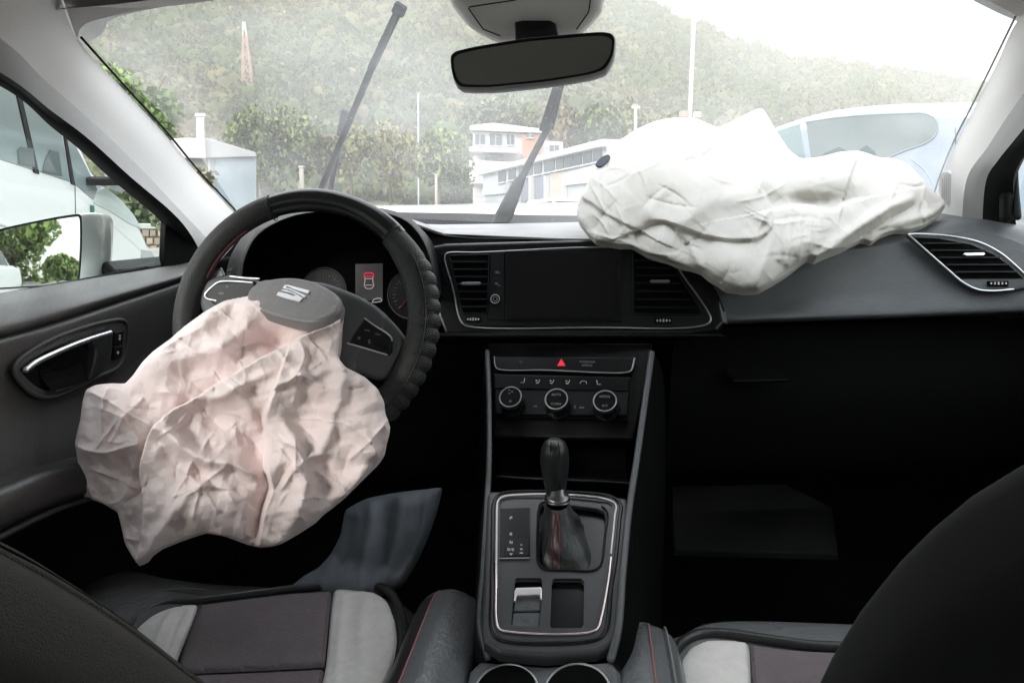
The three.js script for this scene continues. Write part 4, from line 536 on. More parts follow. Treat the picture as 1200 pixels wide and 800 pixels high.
// ================================================================ steering wheel
const WC = V(-0.355, 0.967, -1.0), wt = 0.316, wyw = 0.023;
const wU = V(Math.cos(wyw), 0, -Math.sin(wyw)), wV0 = V(0, Math.cos(wt), -Math.sin(wt)), wN = wU.clone().cross(wV0).normalize(), wV = wN.clone().cross(wU);
const wheel = thing('steering_wheel', 'black steering wheel with braided grip cover, its hub cover pushed up by the airbag', 'steering wheel', WC);
{
  const WF = new Flat(WC, WC.clone().add(wU), WC.clone().add(wV));
  const dirA = (a) => wU.clone().multiplyScalar(Math.cos(a)).addScaledVector(wV, Math.sin(a));
  const sweep = (a0, a1, n, rad, R = 0.174, m = 28) => { const pos = [], idx = [], uv = []; for (let i = 0; i <= n; i++) { const a = lerp(a0, a1, i / n), d = dirA(a); for (let j = 0; j <= m; j++) { const b = j / m * Math.PI * 2, r = rad(a, b), p = WC.clone().addScaledVector(d, R + r * Math.cos(b)).addScaledVector(wN, r * Math.sin(b)); pos.push(p.x, p.y, p.z); uv.push(a * R / 0.046, b / (Math.PI * 2) * 3); } }
    for (let i = 0; i < n; i++) for (let j = 0; j < m; j++) { const q = i * (m + 1) + j; idx.push(q, q + 1, q + m + 1, q + 1, q + m + 2, q + m + 1); } const g = new THREE.BufferGeometry(); g.setAttribute('position', new THREE.Float32BufferAttribute(pos, 3)); g.setAttribute('uv', new THREE.Float32BufferAttribute(uv, 2)); g.setIndex(idx); g.computeVertexNormals(); return g; };
  const D = Math.PI / 180;
  part('rim', sweep(42 * D, 112 * D, 60, (a) => 0.0166 + 0.0005 * Math.sin(a * 9), 0.1755), M.leatherGloss, wheel, { keepUV: true, label: 'smooth glossy top of the rim' });
  part('grip_cover', sweep(109 * D, 262 * D, 120, () => 0.0174, 0.1755), M.perf, wheel, { keepUV: true });
  part('grip_cover', sweep(-98 * D, 45 * D, 260, (a, b) => { const t = a / D, on = sstep(-80, -62, t) * sstep(33, 20, t), out = clamp(Math.cos(b - 0.15), 0, 1), f = Math.abs(Math.sin((t + 4) * D * 29)); return 0.0182 + 0.0030 * sstep(44, 30, t) + on * (out ** 1.2) * (0.0048 * Math.pow(f, 0.6)) ; }, 0.173), M.perf, wheel, { keepUV: true, label: 'right grip of the cover with finger ridges' });
  part('cover_seam', [tube(Array.from({ length: 40 }, (_, i) => { const a = lerp(-75, 30, i / 39) * D; return WC.clone().addScaledVector(dirA(a), 0.171 + 0.0235 * Math.cos(1.1)).addScaledVector(wN, 0.0240 * Math.sin(1.1)); }), 0.0009, { seg: 80 }), ...[45, 110].map((t) => new THREE.TorusGeometry(0.0186, 0.0010, 6, 28).applyMatrix4(new THREE.Matrix4().makeBasis(dirA(t * D), wN, dirA(t * D).cross(wN)).setPosition(WC.clone().addScaledVector(dirA(t * D), 0.1735))))], M.leatherGloss, wheel);
  part('red_stitching', [tube(Array.from({ length: 12 }, (_, i) => WC.clone().addScaledVector(dirA(lerp(126, 158, i / 11) * D), 0.1570).addScaledVector(wN, 0.004)), 0.0026), ], mat(0.05, 0.006, 0.010, 0.8), wheel);
  // hub and spokes
  const hub = part('hub', [WF.plate([[300, 330], [372, 330], [402, 339], [430, 352], [452, 372], [447, 398], [420, 425], [425, 455], [400, 470], [330, 470], [290, 440], [270, 380], [280, 345]], 0.03, { h: -0.024, bevel: 0.010, bs: 4, smooth: true })], M.rail, wheel);
  part('spoke', [WF.plate([[396, 345], [432, 353], [452, 370], [468, 388], [474, 400], [464, 424], [450, 445], [425, 440], [395, 425]], 0.022, { h: -0.020, bevel: 0.007, bs: 3, smooth: true })], M.rail, wheel);
  part('spoke', [WF.plate([[310, 334], [268, 322], [240, 330], [232, 350], [242, 372], [290, 390], [320, 370]], 0.022, { h: -0.020, bevel: 0.007, bs: 3, smooth: true })], M.softDash, wheel);
  part('spoke', [WF.plate([[352, 440], [400, 440], [402, 500], [350, 500]], 0.02, { h: -0.020, bevel: 0.006 })], M.black, wheel);
  const keys = (o, chrome, sy) => { const k = part('button_cluster', WF.plate(o, 0.008, { h: 0.0, bevel: 0.002 }), M.glossTrim, wheel); chrome.forEach((c) => part('chrome_edge', WF.line(c, 0.0012, { h: 0.008, seg: 30 }), M.chrome, k)); part('button_symbols', sy.map(([x, y, w, h, a = 0]) => WF.plate([[x - w, y - h - a], [x + w, y - h + a], [x + w, y + h + a], [x - w, y + h - a]], 0.0004, { h: 0.0081 })), M.printDim, k); };
  keys([[429, 374], [434, 375.5], [456, 391], [461, 398], [460, 413], [456, 417], [410, 403.5], [416, 392]], [[[429, 374], [441, 382.5], [455, 391.5], [460, 396.5], [461, 400]], [[409, 403], [430, 409], [455, 416.5]]], [[432, 388, 3, 1.0, 0.6], [444.5, 392.5, 3, 1.0, 0.6], [422.5, 397, 1.5, 1.5], [434.5, 401, 1.2, 2.4]]);
  part('button', [WF.plate([[441, 402.5], [453, 405], [452, 410.5], [440, 407.5]], 0.003, { h: 0.0075, bevel: 0.001 })], M.gloss, wheel);
  keys([[243, 346], [256, 332.5], [300, 330.5], [304, 350], [275, 368], [252, 357]], [[[256, 353.5], [244, 350], [243, 346.5], [254, 335], [260, 331.5], [278, 331], [298, 332.5]], [[272, 325], [288, 327], [306, 328]]], [[269, 337, 1.5, 1.2], [262, 345, 3, 1.2]]);
  part('paddle', [bar(WF.at(238, 326, -0.01), WF.at(258, 316, -0.01), 0.014, 0.006, 0.003)], M.satin, wheel);
  // hub cover, torn open along its lower edge, with the emblem
  const CF = new Flat(P(290, 352, 0.945), P(400, 352, 0.925), P(345, 326, 0.975));
  const lid = part('airbag_cover', [CF.plate([[290, 352], [291, 342], [300, 333], [318, 327.5], [340, 325.5], [362, 328.5], [382, 336.5], [397, 347], [400, 354], [396, 366], [386, 373], [372, 377.5], [356, 378], [330, 372.5], [306, 364.5], [294, 359.5]], 0.016, { h: -0.014, bevel: 0.005, bs: 4, smooth: true })], mat(0.23, 0.215, 0.215, 0.7, grain), wheel, { label: 'grey hub cover with the chrome emblem, pushed open' });
  const pe = (l, sc = 1) => l.map(([x, y]) => [315 + x / 20, 325 + y / 20]);
  part('emblem', [CF.plate(pe([[195, 460], [245, 385], [420, 425], [600, 485], [660, 470], [560, 415], [300, 355], [325, 338], [430, 345], [640, 425], [820, 540], [740, 622], [430, 545]]), 0.0022, { h: 0.002, bevel: 0.0006 }), CF.plate(pe([[345, 300], [380, 235], [470, 225], [985, 360], [940, 430], [820, 395], [600, 320], [480, 265], [425, 262], [420, 285], [540, 320], [720, 400], [890, 480], [855, 528], [640, 400], [500, 335]]), 0.0022, { h: 0.002, bevel: 0.0006 })], M.chrome, lid, { label: 'chrome letter-like emblem' });
}

// ================================================================ seats
function cushion(t, s, dz) {               // s = -1 driver, +1 passenger
  const prof = [[0.70, 0.34], [0.685, 0.50], [0.645, 0.603], [0.58, 0.588], [0.52, 0.573], [0.38, 0.568], [0.22, 0.570], [0.165, 0.577], [0.130, 0.604], [0.095, 0.592], [0.078, 0.50], [0.08, 0.34]];
  const row = (z, dy, k = 1, bolster = 1) => prof.map(([x, y]) => V(s * lerp(0.39, x, k), y > 0.55 ? lerp(0.570, y, bolster) + dy : y + dy * 0.3, z + dz + (z < -0.9 ? 0.075 * sstep(0.26, 0.13, x) : 0)));
  return gridGeo([row(-1.0, -0.20, 0.93, 0), row(-1.005, -0.10, 0.95, 0), row(-0.992, -0.03, 0.965, 0.1), row(-0.965, -0.004, 0.98, 0.3), row(-0.93, 0.002, 0.99, 0.6), row(-0.88, 0.0, 1, 0.95), row(-0.75, -0.002, 1, 1), row(-0.55, -0.006, 1, 1), row(-0.38, -0.01, 1, 1)], 90, 60);
}
const dseat = thing('front_seat', "driver's seat cushion with two light grey side panels round a dark fabric middle", 'seat', V(-0.38, 0.35, -0.6));
{
  part('cushion', cushion(dseat, -1, 0), M.seatBlack, dseat);
  const F = new Flat(P(300, 700, 0.93), P(450, 700, 0.915), P(310, 790, 0.757)); 
  const F0 = new Flat(V(-0.4, 0.5705, -0.9), V(-0.2, 0.5705, -0.9), V(-0.4, 0.5705, -0.6));
  const panel = (name, o, feats, m, opt = {}) => part(name, cloth(F0, o, feats, { cell: 2.0, edge: 14, high: 0.006, back: 0.004, seed: opt.seed ?? 3, crumple: [{ size: 60, h: 0.0012, seed: 1, soft: 18 }], smooth: opt.smooth ?? true, ...opt }).geo, m, dseat, { keepUV: false });
  panel('side_panel', [[391, 694], [415, 692], [438, 695], [453, 705], [462, 725], [465, 750], [462, 775], [452, 800], [430, 840], [370, 845], [382, 780]], [{ ridge: [[432, 700], [422, 740], [425, 800]], w: 7, h: 0.003 }, { ridge: [[405, 700], [398, 750], [394, 810]], w: 5, h: 0.0025 }], M.greyFabric, { seed: 5 });
  panel('side_panel', [[231, 711], [200, 713], [176, 721], [160, 734], [150, 752], [150, 800], [160, 845], [185, 845], [207, 775]], [{ ridge: [[205, 716], [190, 740], [175, 780]], w: 4, h: 0.003 }, { ridge: [[218, 714], [205, 740], [195, 770]], w: 3, h: -0.002 }], M.greyFabric, { seed: 9 });
  panel('centre_panel', [[234, 710.5], [290, 703], [340, 697], [388.5, 694], [385, 730], [380, 782], [300, 786], [207, 790], [218, 755]], [], M.darkFabric, { seed: 13, smooth: false, high: 0.008 });
  panel('centre_panel', [[206, 794], [300, 790], [379.5, 786], [368, 845], [188, 845]], [], M.darkFabric, { seed: 17, smooth: false, high: 0.008 });
  part('piping', [tube([[146, 775], [147, 748], [158, 730], [176, 716], [200, 708], [232, 706], [300, 697.5], [345, 692], [390, 688.5], [418, 686], [443, 689], [460, 700], [470, 722], [473.5, 750], [471, 785], [460, 815]].map((p) => F0.at(p[0], p[1], 0.003)), 0.0062, { seg: 140 })], M.seatBlack, dseat);
  part('seam', [tube([[430, 689], [440, 683.5], [452, 681], [466, 680.5]].map((p) => F0.at(p[0], p[1], 0.008)), 0.0010), tube([[150, 716], [168, 706], [190, 699], [215, 696], [240, 697]].map((p) => F0.at(p[0], p[1], 0.008)), 0.0010)], M.seatLeather, dseat);
  // inner bolster with pink stitching
  const bl = [[0.178, 0.568], [0.168, 0.594], [0.150, 0.606], [0.128, 0.610], [0.103, 0.601], [0.085, 0.585], [0.078, 0.53]], br = (z, k, dy) => bl.map(([x, y]) => V(-lerp(0.15, x, k), lerp(0.56, y, k) + dy, z));
  const bo = part('bolster', gridGeo([br(-0.938, 0.62, -0.075), br(-0.946, 0.80, -0.032), br(-0.930, 0.93, -0.008), br(-0.895, 1, 0), br(-0.75, 1.02, 0), br(-0.55, 1.02, -0.004), br(-0.38, 1.02, -0.01)], 40, 60), M.seatLeather, dseat);
  const onB = (i, dz) => [br(-0.930, 0.93, -0.008), br(-0.895, 1, 0), br(-0.75, 1.02, 0), br(-0.55, 1.02, -0.004)].map((r) => r[i].clone().add(V(0, 0.001, 0)));
  part('pink_stitching', tube(onB(2), 0.0011, { seg: 60 }), M.pinkThread, bo); part('pink_stitching', tube(onB(4).map((p) => p.add(V(0.012, -0.012, 0))), 0.0011, { seg: 60 }), M.pinkThread, bo);
  part('bolster_inner_face', gridGeo([[...br(-0.930, 0.932, -0.0065).slice(0, 3)], [...br(-0.895, 1.002, 0.0012).slice(0, 3)], [...br(-0.75, 1.022, 0.0012).slice(0, 3)], [...br(-0.55, 1.022, -0.0028).slice(0, 3)]], 10, 40), M.seatBlack, dseat);
}
function backrest(t, E, s, seam) {
  const ringAt = (p, k, w, th) => { const a = E[Math.max(0, k - 1)], b = E[Math.min(E.length - 1, k + 1)], d = b.clone().sub(a); d.x = 0; d.normalize(); const n = V(0, d.z, -d.y).multiplyScalar(-1), out = []; for (let i = 0; i < 48; i++) { const q = i / 48 * Math.PI * 2, c = Math.cos(q), z = Math.sin(q), e = 0.62; out.push(p.clone().add(V(s * (w - w * Math.sign(c) * Math.abs(c) ** e), 0, 0)).addScaledVector(n, th * Math.sign(z) * Math.abs(z) ** e)); } return out; };
  const R = E.map((p, k) => ringAt(p, k, 0.235, 0.055));
  const m = part('backrest', rings(R, {}), M.backrestCloth, t);
  if (seam) { const pts = seam.map(([x, y, d]) => P(x, y, d)); }
  const sm = R.map((r) => { const o = []; for (const i of [41, 42, 43, 44]) o.push(r[i]); return o; });
  return { m, R };
}
{
  const E = [[296, 896, 0.56], [252, 860, 0.53], [207, 828, 0.5], [154, 791, 0.465], [100, 759, 0.43], [38, 727, 0.39], [-20, 702, 0.36], [-120, 645, 0.31], [-270, 610, 0.27]].map((p) => P(...p)).map((p) => p);
  const { m, R } = backrest(dseat, E, -1);
  const mid = R[4], cen = mid.reduce((q, p) => q.add(p), V(0, 0, 0)).divideScalar(48); let ib = 0, bd = -9; mid.forEach((p, i) => { const o = p.clone().sub(cen), k = (o.y * (EYE.y - p.y) + o.z * (EYE.z - p.z)) / Math.hypot(o.y, o.z); if (i > 3 && i < 45 && k > bd) { bd = k; ib = i; } });
  const sgn = ib < 24 ? 1 : -1; for (const [k, w, off, mm] of [[4, 0.0022, 0.0, M.blackDeep], [3, 0.0028, -0.0012, M.backrestCloth], [5, 0.0028, -0.0012, M.backrestCloth]]) part('backrest_seam', tube(R.slice(0, 8).map((r) => { const p = r[(sgn * k + 48) % 48]; return p.clone().add(EYE.clone().sub(p).normalize().multiplyScalar(off)); }), w, { seg: 60 }), mm, m);
}
const pseat = thing('front_seat', "passenger's seat cushion with dark leather front roll, its black backrest in the lower corner", 'seat', V(0.38, 0.35, -0.6));
{
  const dz = 0.06;
  part('cushion', cushion(pseat, 1, 0.012), M.seatLeather, pseat);
  const F0 = new Flat(V(0.4, 0.5705, -0.8), V(0.6, 0.5705, -0.8), V(0.4, 0.5705, -0.6));
  const panel = (name, o, feats, m, opt = {}) => part(name, cloth(F0, o, feats, { cell: 2.0, edge: 14, high: 0.006, back: 0.004, seed: opt.seed ?? 3, crumple: [{ size: 60, h: 0.001, seed: 1, soft: 18 }], ...opt }).geo, m, pseat);
  panel('side_panel', [[877, 756], [850, 751], [828, 752], [810, 760], [799, 775], [793, 800], [785, 845], [884, 845], [880, 800]], [{ ridge: [[845, 760], [845, 800], [842, 840]], w: 8, h: 0.0025 }], M.greyFabric, { seed: 21 });
  panel('centre_panel', [[879.5, 756.5], [930, 763], [990, 766.5], [1060, 768], [1060, 845], [887, 845], [883, 800]], [], M.darkFabric, { seed: 23, smooth: false });
  part('piping', tube([[775, 850], [780, 800], [787, 775], [800, 756], [822, 746.5], [850, 746], [900, 753], [950, 759.5], [1000, 762], [1060, 763]].map((p) => F0.at(p[0], p[1], 0.004)), 0.0070, { seg: 100 }), M.seatBlack, pseat);
  const bl = [[0.178, 0.568], [0.168, 0.594], [0.150, 0.606], [0.128, 0.610], [0.103, 0.601], [0.085, 0.585], [0.078, 0.53]], br = (z, k, dy) => bl.map(([x, y]) => V(lerp(0.15, x, k) - 0.004, lerp(0.56, y, k) + dy, z + dz));
  const bo = part('bolster', gridGeo([br(-0.938, 0.62, -0.075), br(-0.946, 0.80, -0.032), br(-0.930, 0.93, -0.008), br(-0.895, 1, 0), br(-0.75, 1.02, 0), br(-0.55, 1.02, -0.004), br(-0.38, 1.02, -0.01)], 40, 60), M.seatLeather, pseat);
  part('pink_stitching', tube([br(-0.944, 0.84, -0.026), br(-0.930, 0.93, -0.008), br(-0.895, 1, 0), br(-0.75, 1.02, 0), br(-0.55, 1.02, -0.004)].map((r) => r[3].clone().add(V(0.008, 0.0012, 0))), 0.0010, { seg: 60 }), M.pinkThread, bo);
  part('seam', tube([br(-0.944, 0.84, -0.026), br(-0.930, 0.93, -0.008), br(-0.895, 1, 0), br(-0.75, 1.02, 0), br(-0.55, 1.02, -0.004)].map((r) => r[2].clone().add(V(0.008, 0.0012, 0))), 0.0012, { seg: 60 }), mat(0.22, 0.21, 0.21, 0.7), bo);
  const E = [[945, 870, 0.54], [977, 806, 0.5], [1012, 752, 0.475], [1050, 708, 0.45], [1090, 672, 0.425], [1134, 640, 0.40], [1216, 598, 0.36], [1320, 562, 0.31], [1460, 540, 0.27]].map((p) => P(...p));
  const b = backrest(pseat, E, 1); b.m.material = M.backrestDark;
}

// ================================================================ airbags
const creases = (n, seed, x0, x1, y0, y1, h, lmin = 14, lmax = 42) => { const R = rng(seed), o = []; for (let k = 0; k < n; k++) { const x = lerp(x0, x1, R()), y = lerp(y0, y1, R()), a = R() * 6.283, L = lerp(lmin, lmax, R()), bend = (R() - 0.5) * 0.5; o.push({ ridge: [[x, y], [x + Math.cos(a) * L * 0.5, y + Math.sin(a) * L * 0.5], [x + Math.cos(a + bend) * L, y + Math.sin(a + bend) * L]], w: 1.2 + 1.3 * R(), h: h * (0.5 + R()) * (R() < 0.35 ? -1 : 1), sharp: true }); } return o; };
{
  const F = new Flat(P(345, 365, 0.965), P(150, 640, 0.85), P(450, 510, 0.915)), dir = EYE.clone().sub(P(280, 500, 0.9)).normalize();
  const out = [[291, 347], [262, 353], [240, 365], [215, 383], [198, 398], [180, 411], [166, 425], [156, 439], [146, 449], [130, 449], [112, 451], [101, 457], [97, 470], [94, 492], [88, 518], [91, 540], [87, 560], [88, 575], [98, 582], [120, 590], [137, 600], [141, 613], [146, 635], [155, 652], [164, 663], [171, 655], [186, 645], [205, 637], [222, 631], [242, 625], [262, 628], [276, 633], [290, 638], [304, 641], [318, 640], [331, 636], [350, 625], [365, 615], [377, 604], [385, 598], [401, 585], [421, 565], [440, 546], [448, 534], [452, 515], [455, 500], [450, 485], [447, 470], [439, 455], [425, 441], [410, 433], [399, 428], [395, 420], [397, 405], [398, 390], [400, 370], [399, 358], [385, 362], [368, 368], [345, 366], [320, 357], [304, 347]];
  const star = (x, y, l, h = 0.006, w = 3.2) => l.map(([a, b]) => ({ ridge: [[x, y], [x + a, y + b]], w, h, sharp: true, open: true }));
  const feats = [
    { step: [[398, 373], [380, 387], [345, 402], [300, 425], [262, 448], [230, 469], [202, 484], [181, 508], [170, 545], [173, 590], [168, 640]], flip: true, h: 0.048, len: 95, low: 0.022, lowlen: 26, open: true },
    { step: [[316, 462], [307, 490], [312, 515], [309, 545], [315, 568], [307, 592], [299, 638]], flip: true, h: 0.026, len: 52, low: 0.018, lowlen: 26 },
    { ridge: [[181, 498], [205, 508], [222, 524], [246, 535], [275, 539], [300, 552]], w: 8, h: 0.030 }, { bump: [250, 490], rx: 44, ry: 26, h: -0.030 }, { bump: [296, 512], rx: 20, ry: 26, h: -0.018 },
    { bump: [245, 585], rx: 52, ry: 36, h: 0.022 }, { bump: [290, 500], rx: 130, ry: 110, h: 0.030 },
    { ridge: [[397, 370], [396, 400], [395, 427], [389, 456], [381, 490], [373, 520], [363, 546]], w: 9, h: 0.013 }, { bump: [354, 478], rx: 15, ry: 26, h: -0.010 }, { bump: [375, 540], rx: 13, ry: 10, h: -0.010 },
    { bump: [418, 490], rx: 34, ry: 42, h: 0.030 }, { bump: [322, 402], rx: 27, ry: 15, h: -0.034 }, { bump: [352, 391], rx: 17, ry: 10, h: 0.022 },
    { bump: [240, 436], rx: 36, ry: 22, h: -0.022 }, { ridge: [[300, 362], [282, 392], [255, 412], [225, 420], [190, 430]], w: 12, h: 0.016 }, { ridge: [[106, 459], [130, 470], [164, 490], [182, 500]], w: 5, h: 0.014, sharp: true }, { ridge: [[91, 521], [125, 529], [168, 519]], w: 5, h: 0.012, sharp: true }, { ridge: [[130, 455], [124, 490], [127, 526]], w: 4, h: 0.010, sharp: true }, { ridge: [[175, 660], [190, 620], [210, 590], [232, 566]], w: 7, h: 0.014 }, { bump: [118, 560], rx: 26, ry: 24, h: -0.014 },
    { ridge: [[330, 430], [352, 446], [370, 440], [392, 430]], w: 6, h: 0.010 }, { ridge: [[318, 480], [340, 520], [352, 560], [340, 600], [320, 630]], w: 9, h: 0.016 }, { ridge: [[365, 548], [392, 565], [404, 582]], w: 3, h: 0.009, sharp: true }, { ridge: [[385, 598], [420, 560], [449, 524]], w: 4, h: -0.012, sharp: true },
    { ridge: [[262, 450], [285, 470], [300, 500]], w: 6, h: 0.010 }, { ridge: [[345, 404], [350, 425], [335, 450], [310, 462]], w: 5, h: 0.010, sharp: true }, { ridge: [[230, 470], [262, 468], [288, 452], [318, 440]], w: 5, h: 0.009 },
    ...creases(110, 5, 95, 450, 360, 640, 0.0046),
    ...star(238, 563, [[-24, -18], [26, -20], [-30, 12], [18, 28], [34, 4], [-8, 34]]), ...star(340, 545, [[-16, -20], [18, -14], [-14, 22], [16, 16], [0, -30]]), ...star(420, 515, [[-22, -16], [22, -22], [-18, 20], [14, 24]]), ...star(345, 445, [[-26, 10], [22, -14], [-6, 26], [24, 12]]), ...star(150, 490, [[-26, -10], [20, -22], [-16, 26], [16, 24]], 0.005), ...star(212, 400, [[-22, 14], [24, -12], [-6, -18], [20, 18]], 0.005),
  ];
  const b = cloth(F, out, feats, { cell: 1.2, edge: 18, high: 0.028, back: 0.035, seed: 41, warp: 1.5, soft: 2.2, dir, crumple: [{ size: 62, h: 0.0095, seed: 1, soft: 12 }, { size: 34, h: 0.0064, seed: 2, soft: 8 }, { size: 18, h: 0.0046, seed: 3, soft: 5 }, { size: 10, h: 0.0016, seed: 4, soft: 4 }] });
  const t = solo('driver_airbag', 'crumpled pinkish white airbag hanging limp out of the steering wheel', 'airbag', b.geo, M.bag, { keepUV: true });
}
{
  const F = new Flat(P(690, 232, 1.37), P(1090, 240, 1.45), P(865, 335, 1.18)), dir = EYE.clone().sub(P(880, 240, 1.3)).normalize();
  const out = [[676, 246], [680, 232], [690, 212], [701, 190], [711, 178], [711, 166], [728, 163], [745, 152], [765, 143], [785, 138.5], [812, 137.5], [830, 145], [842, 149], [862, 140], [890, 127], [898, 133], [908, 150], [924, 174], [938, 185], [960, 184], [985, 178], [1008, 177], [1030, 184], [1050, 186], [1068, 195], [1080, 208], [1092, 222], [1106, 234], [1108, 242], [1100, 254], [1085, 264], [1066, 270], [1050, 271], [1035, 275], [1022, 284], [1010, 281], [990, 292], [968, 300], [955, 306], [947, 304], [925, 320], [905, 333], [890, 341], [870, 342], [850, 337], [832, 326], [822, 318], [800, 312], [780, 305], [760, 299], [742, 289], [720, 287], [700, 284], [688, 272], [679, 260]];
  const gather = (x, y) => sstep(1, 0.55, ((x - 938) / 40) ** 2 + ((y - 262) / 26) ** 2);
  const feats = [
    { step: [[682, 231], [700, 240], [720, 253], [750, 268]], flip: true, h: 0.007, len: 50, low: 0.006, lowlen: 8, open: true },
    { step: [[750, 268], [775, 258], [800, 264], [830, 276], [860, 281], [888, 278], [903, 266], [903, 244], [894, 226]], flip: true, h: 0.011, len: 85, low: 0.008, lowlen: 22, open: true },
    { bump: [800, 205], rx: 85, ry: 42, h: 0.035 }, { ridge: [[890, 129], [915, 165], [940, 188]], w: 8, h: 0.014 }, { step: [[702, 188], [760, 176], [820, 160], [884, 133]], h: 0.012, len: 60, low: 0.008, lowlen: 20 },
    { ridge: [[908, 208], [955, 206], [1003, 204]], w: 20, h: 0.034 }, { bump: [950, 236], rx: 34, ry: 8, h: -0.028 },
    { step: [[905, 246], [940, 240], [972, 246], [990, 236], [1008, 232]], h: 0.022, len: 48, low: 0.010, lowlen: 14 }, { bump: [930, 292], rx: 28, ry: 28, h: 0.022 },
    { ridge: [[1060, 233], [1020, 251], [985, 276], [950, 303]], w: 6, h: 0.022 }, { ridge: [[1066, 240], [1030, 262], [1000, 284]], w: 4, h: -0.014, sharp: true }, { step: [[1006, 180], [994, 202], [988, 226]], flip: false, h: 0.016, len: 36, low: 0.012, lowlen: 12 }, { bump: [1072, 222], rx: 26, ry: 26, h: 0.02 }, { ridge: [[1010, 186], [1050, 205], [1085, 230]], w: 9, h: 0.010 }, { ridge: [[1108, 240], [1080, 252], [1050, 258]], w: 6, h: 0.012 },
    { ridge: [[745, 288], [747, 270], [763, 260], [788, 262], [799, 280]], w: 3.5, h: -0.008, sharp: true, open: true }, { bump: [775, 282], rx: 24, ry: 16, h: 0.012 }, { ridge: [[806, 272], [812, 290], [824, 312]], w: 5, h: 0.010 }, { ridge: [[905, 268], [896, 300], [884, 338]], w: 7, h: 0.018 }, { bump: [860, 308], rx: 34, ry: 20, h: 0.020 },
    { ridge: [[765, 262], [772, 240], [790, 215]], w: 5, h: 0.008 }, { ridge: [[800, 262], [840, 236], [895, 224]], w: 12, h: 0.014 }, { ridge: [[745, 200], [752, 222], [740, 248]], w: 7, h: 0.006 },
    ...[[915, 262, 912, 300], [925, 258, 922, 306], [936, 256, 934, 300], [948, 256, 946, 290], [958, 256, 958, 284]].map(([a, b2, c, d]) => ({ ridge: [[a, b2], [c, d]], w: 3.2, h: 0.006, sharp: false, open: true })),
    ...creases(120, 15, 690, 1095, 140, 335, 0.0046, 20, 64),
    { ridge: [[906, 258], [940, 254], [968, 258]], w: 2.5, h: -0.004, open: true },
  ];
  const b = cloth(F, out, feats, { cell: 1.3, edge: 30, high: 0.034, back: 0.018, seed: 77, warp: 1.5, dir, soft: 2.6, crumple: [{ size: 84, h: 0.0130, seed: 1, soft: 12 }, { size: 42, h: 0.0115, seed: 2, soft: 8 }, { size: 21, h: 0.0055, seed: 3, soft: 5 }] });
  const t = solo('passenger_airbag', 'large white airbag draped over the dashboard against the windscreen', 'airbag', b.geo, M.bagWhite, { keepUV: true });
  const o = [[703, 196], [706, 190], [712, 185.5], [717, 184], [719.5, 186.5], [715, 193], [708, 197.5]], h = b.height(711, 190, 20);
  part('vent_hole', F.plate(o, 0.003, { h: 0, smooth: true, bevel: 0.0005 }).translate(...dir.clone().multiplyScalar(b.height(711, 190, 14) + 0.0015).toArray()), mat(0.05, 0.05, 0.07, 0.8), t);
}
{
  const F = new Flat(P(470, 578, 1.06), P(505, 640, 1.03), P(400, 660, 1.0));
  const b = cloth(F, [[405, 598], [430, 584], [465, 577], [500, 573], [518, 572], [512, 600], [501, 632], [488, 660], [472, 685], [440, 702], [380, 702], [338, 692], [354, 676], [374, 664], [388, 648], [399, 626]], [{ ridge: [[440, 585], [436, 640], [425, 690]], w: 9, h: 0.012 }, { ridge: [[470, 580], [466, 630], [452, 685]], w: 7, h: 0.010 }, { ridge: [[495, 575], [488, 620], [472, 670]], w: 6, h: -0.010 }, { ridge: [[415, 600], [410, 650], [390, 680]], w: 6, h: -0.008 }], { cell: 2.2, edge: 24, high: 0.03, back: 0.02, seed: 91, warp: 4, crumple: [{ size: 34, h: 0.0075, seed: 1, ay: 0.45 }, { size: 17, h: 0.0040, seed: 2, ay: 0.6 }] });
  solo('knee_airbag', 'bluish grey airbag hanging in the dark footwell below the steering wheel', 'airbag', b.geo, M.bagBlue, { keepUV: true });
}
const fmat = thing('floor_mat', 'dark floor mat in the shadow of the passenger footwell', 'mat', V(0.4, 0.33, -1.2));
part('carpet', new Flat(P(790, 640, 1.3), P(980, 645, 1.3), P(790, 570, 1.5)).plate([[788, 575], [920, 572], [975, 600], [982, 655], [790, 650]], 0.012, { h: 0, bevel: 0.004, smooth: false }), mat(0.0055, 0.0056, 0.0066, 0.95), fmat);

// ================================================================ wipers, lifted off the glass
{
  const w = thing('windscreen_wiper', 'black wiper lifted off the glass ahead of the steering wheel', 'wiper', P(368, 250, 1.8), { group: undefined });
  const blade = part('blade', [bar(P(370, 236, 1.795), P(436, 78, 1.66), 0.0145, 0.012, 0.004), bar(P(434, 82, 1.662), P(469, 8, 1.60), 0.0165, 0.014, 0.004)], M.rubber, w);
  part('blade_edge', [bar(P(374, 232, 1.785), P(466, 14, 1.592), 0.004, 0.010, 0.001)], M.glossTrim, blade);
  part('end_cap', bar(P(465.5, 17, 1.602), P(470.5, 5, 1.592), 0.026, 0.018, 0.004), M.rubber, w);
  part('arm', [tube([P(384, 250, 1.86), P(388, 215, 1.83), P(396, 178, 1.79), P(404, 150, 1.76), P(408, 132, 1.74)], 0.007, { seg: 30 }), bar(P(400, 160, 1.765), P(406, 128, 1.735), 0.024, 0.014, 0.004)], M.satin.clone(), w); w.children.at(-1).material = mat(0.05, 0.053, 0.053, 0.6);
  part('pivot', bar(P(384, 275, 1.86), P(384, 246, 1.86), 0.03, 0.03, 0.008), M.rubber, w);
}
